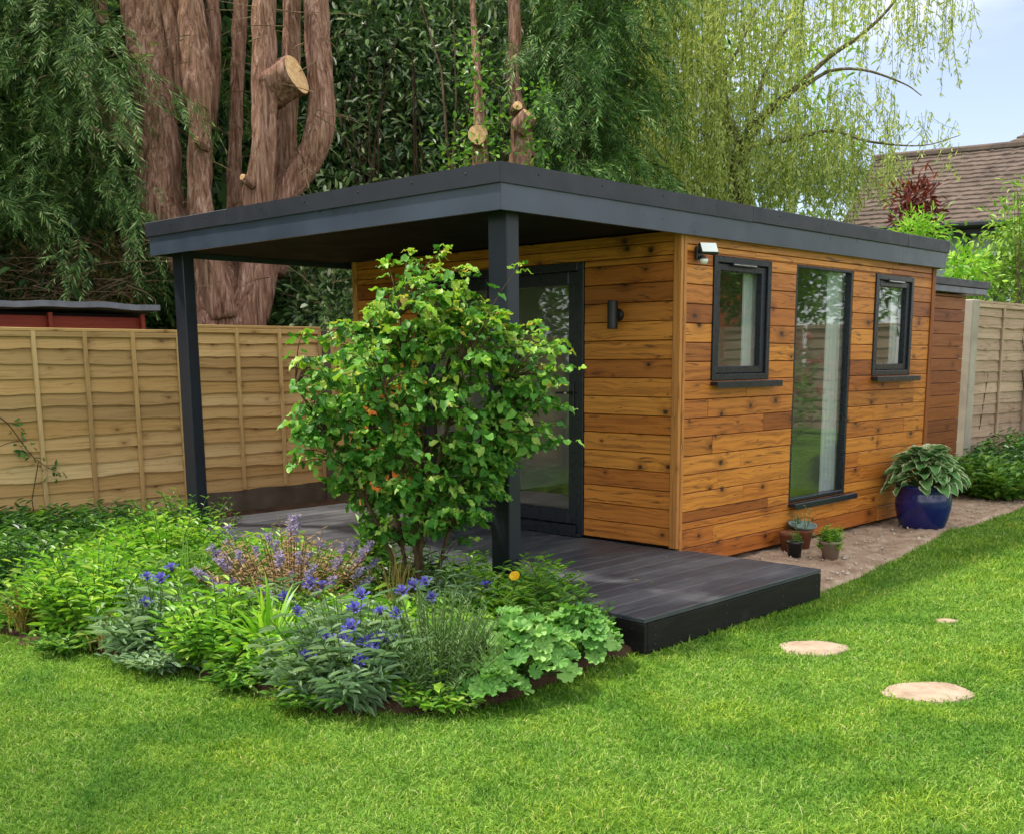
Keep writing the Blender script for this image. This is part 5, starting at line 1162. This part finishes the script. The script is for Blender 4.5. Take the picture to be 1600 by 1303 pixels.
# ------------------------------------------------------------------ the rest of the garden, seen in the window panes and casting shade
def tree(name, label, loc, h, crown_c, crown_r, ncl, per, spread, L, W, mat, bark, seed):
    g = np.random.default_rng(seed); t = thing(name, label, 'tree'); loc = np.array(loc, float); cc = np.array(crown_c, float)
    MB().tube([loc, loc*[1, 1, 0]+[.1, .05, h*.35], cc*[1, 1, 0]+[0, 0, h*.6], cc+[0, 0, crown_r[2]*.5]], [.16, .13, .10, .03], 10, .08, seed, True, 5).build('trunk', M[bark], t, smooth=True)
    C, _ = ball(ncl, cc, crown_r, g, .35); m = MB(); stems(m, [cc*[1, 1, 0]+[0, 0, h*.5+.3*k % 1.5] for k in range(24)], list(C[:24]), .035, .008, .12, g, 5); m.build('limb', M[bark], t)
    m = MB(); leafcloud(m, C, per, spread, L, W, g); kind(m.build('crown', M[mat], t), 'stuff'); return t
tree('garden_tree', 'loose leaved tree to the left shading the near lawn', (-3.3, -8.3, -.03), 8.5, (-3.3, -7.9, 7.2), (1.7, 1.6, 1.5), 150, 16, .22, .11, .06, 'garden', 'bark_dark', 81)
tree('garden_tree', 'broad green tree reflected in the long wall windows', (8.2, 18.5, -.03), 8, (8.2, 18.5, 4.6), (3.2, 3.0, 2.6), 300, 18, .36, .2, .1, 'mid', 'bark_dark', 82)
tree('garden_tree', 'dark green tree beyond the far garden fence', (11.9, 20.5, -.03), 8, (11.9, 20.5, 4.2), (1.8, 1.8, 2.4), 240, 18, .36, .2, .1, 'deep', 'bark_dark', 83)
tree('garden_tree', 'dark tree reflected in the porch door glass', (-4.5, -13.5, -.03), 6, (-4.5, -13.5, 2.6), (3.4, 3.0, 2.3), 330, 18, .36, .2, .1, 'deep', 'bark_dark', 84)
tree('garden_tree', 'green tree reflected beside the porch door frame', (-9.5, -12.5, -.03), 6, (-9.5, -12.5, 2.7), (3.2, 3.0, 2.3), 300, 18, .36, .2, .1, 'mid', 'bark_dark', 85)
ff = thing('fence', 'grey lap panel fence across the far end of the garden', 'fence', (0, 0, 0))
ff.location = (0, 13.6, 0); ff.rotation_euler = (0, 0, R(-90))
for k in range(7): lap_panel(ff, 1.9*k-.9, 1.9*k+.94, 0, .1, 2.1, 3, M['fence_old'], 10, 90+k)
bush('rose_bush', 'pink flowered bush by the far garden fence', [np.array([5.6, 11.2, .9])+rng.normal(0, .42, 3) for k in range(60)], 16, .13, .09, .05, 'mid', (5.6, 11.2, 0))
rb = bpy.data.objects['rose_bush']
for k in range(46): flower(rb, 'pink', np.array([5.6, 11.2, 1.1])+fg.normal(0, .5, 3), fg, 1.8)
h2 = thing('house', 'orange brick house with tiled roof reflected in the first window', 'house', (22.5, 31, 0), R(20))
MB().box(-4, 4, -3, 3, 0, 4.6).build('wall', M['brick'], h2)
MB().add([(-4.3, -3.4, 4.5), (4.3, -3.4, 4.5), (4.3, 3.4, 4.5), (-4.3, 3.4, 4.5), (-4.3, 0, 7.2), (4.3, 0, 7.2)], [(0, 1, 5, 4), (2, 3, 4, 5), (0, 4, 3), (1, 2, 5)]).build('roof', M['tiles'], h2)
for x in (-2.2, 1.6):
    w_ = MB().box(x-.6, x+.6, -3.06, -3.0, 1.2, 2.5, .01).build('window', M['lamp_face'], h2); MB().box(x-.52, x+.52, -3.075, -3.065, 1.28, 2.42).build('pane', M['pane_dark'], w_)
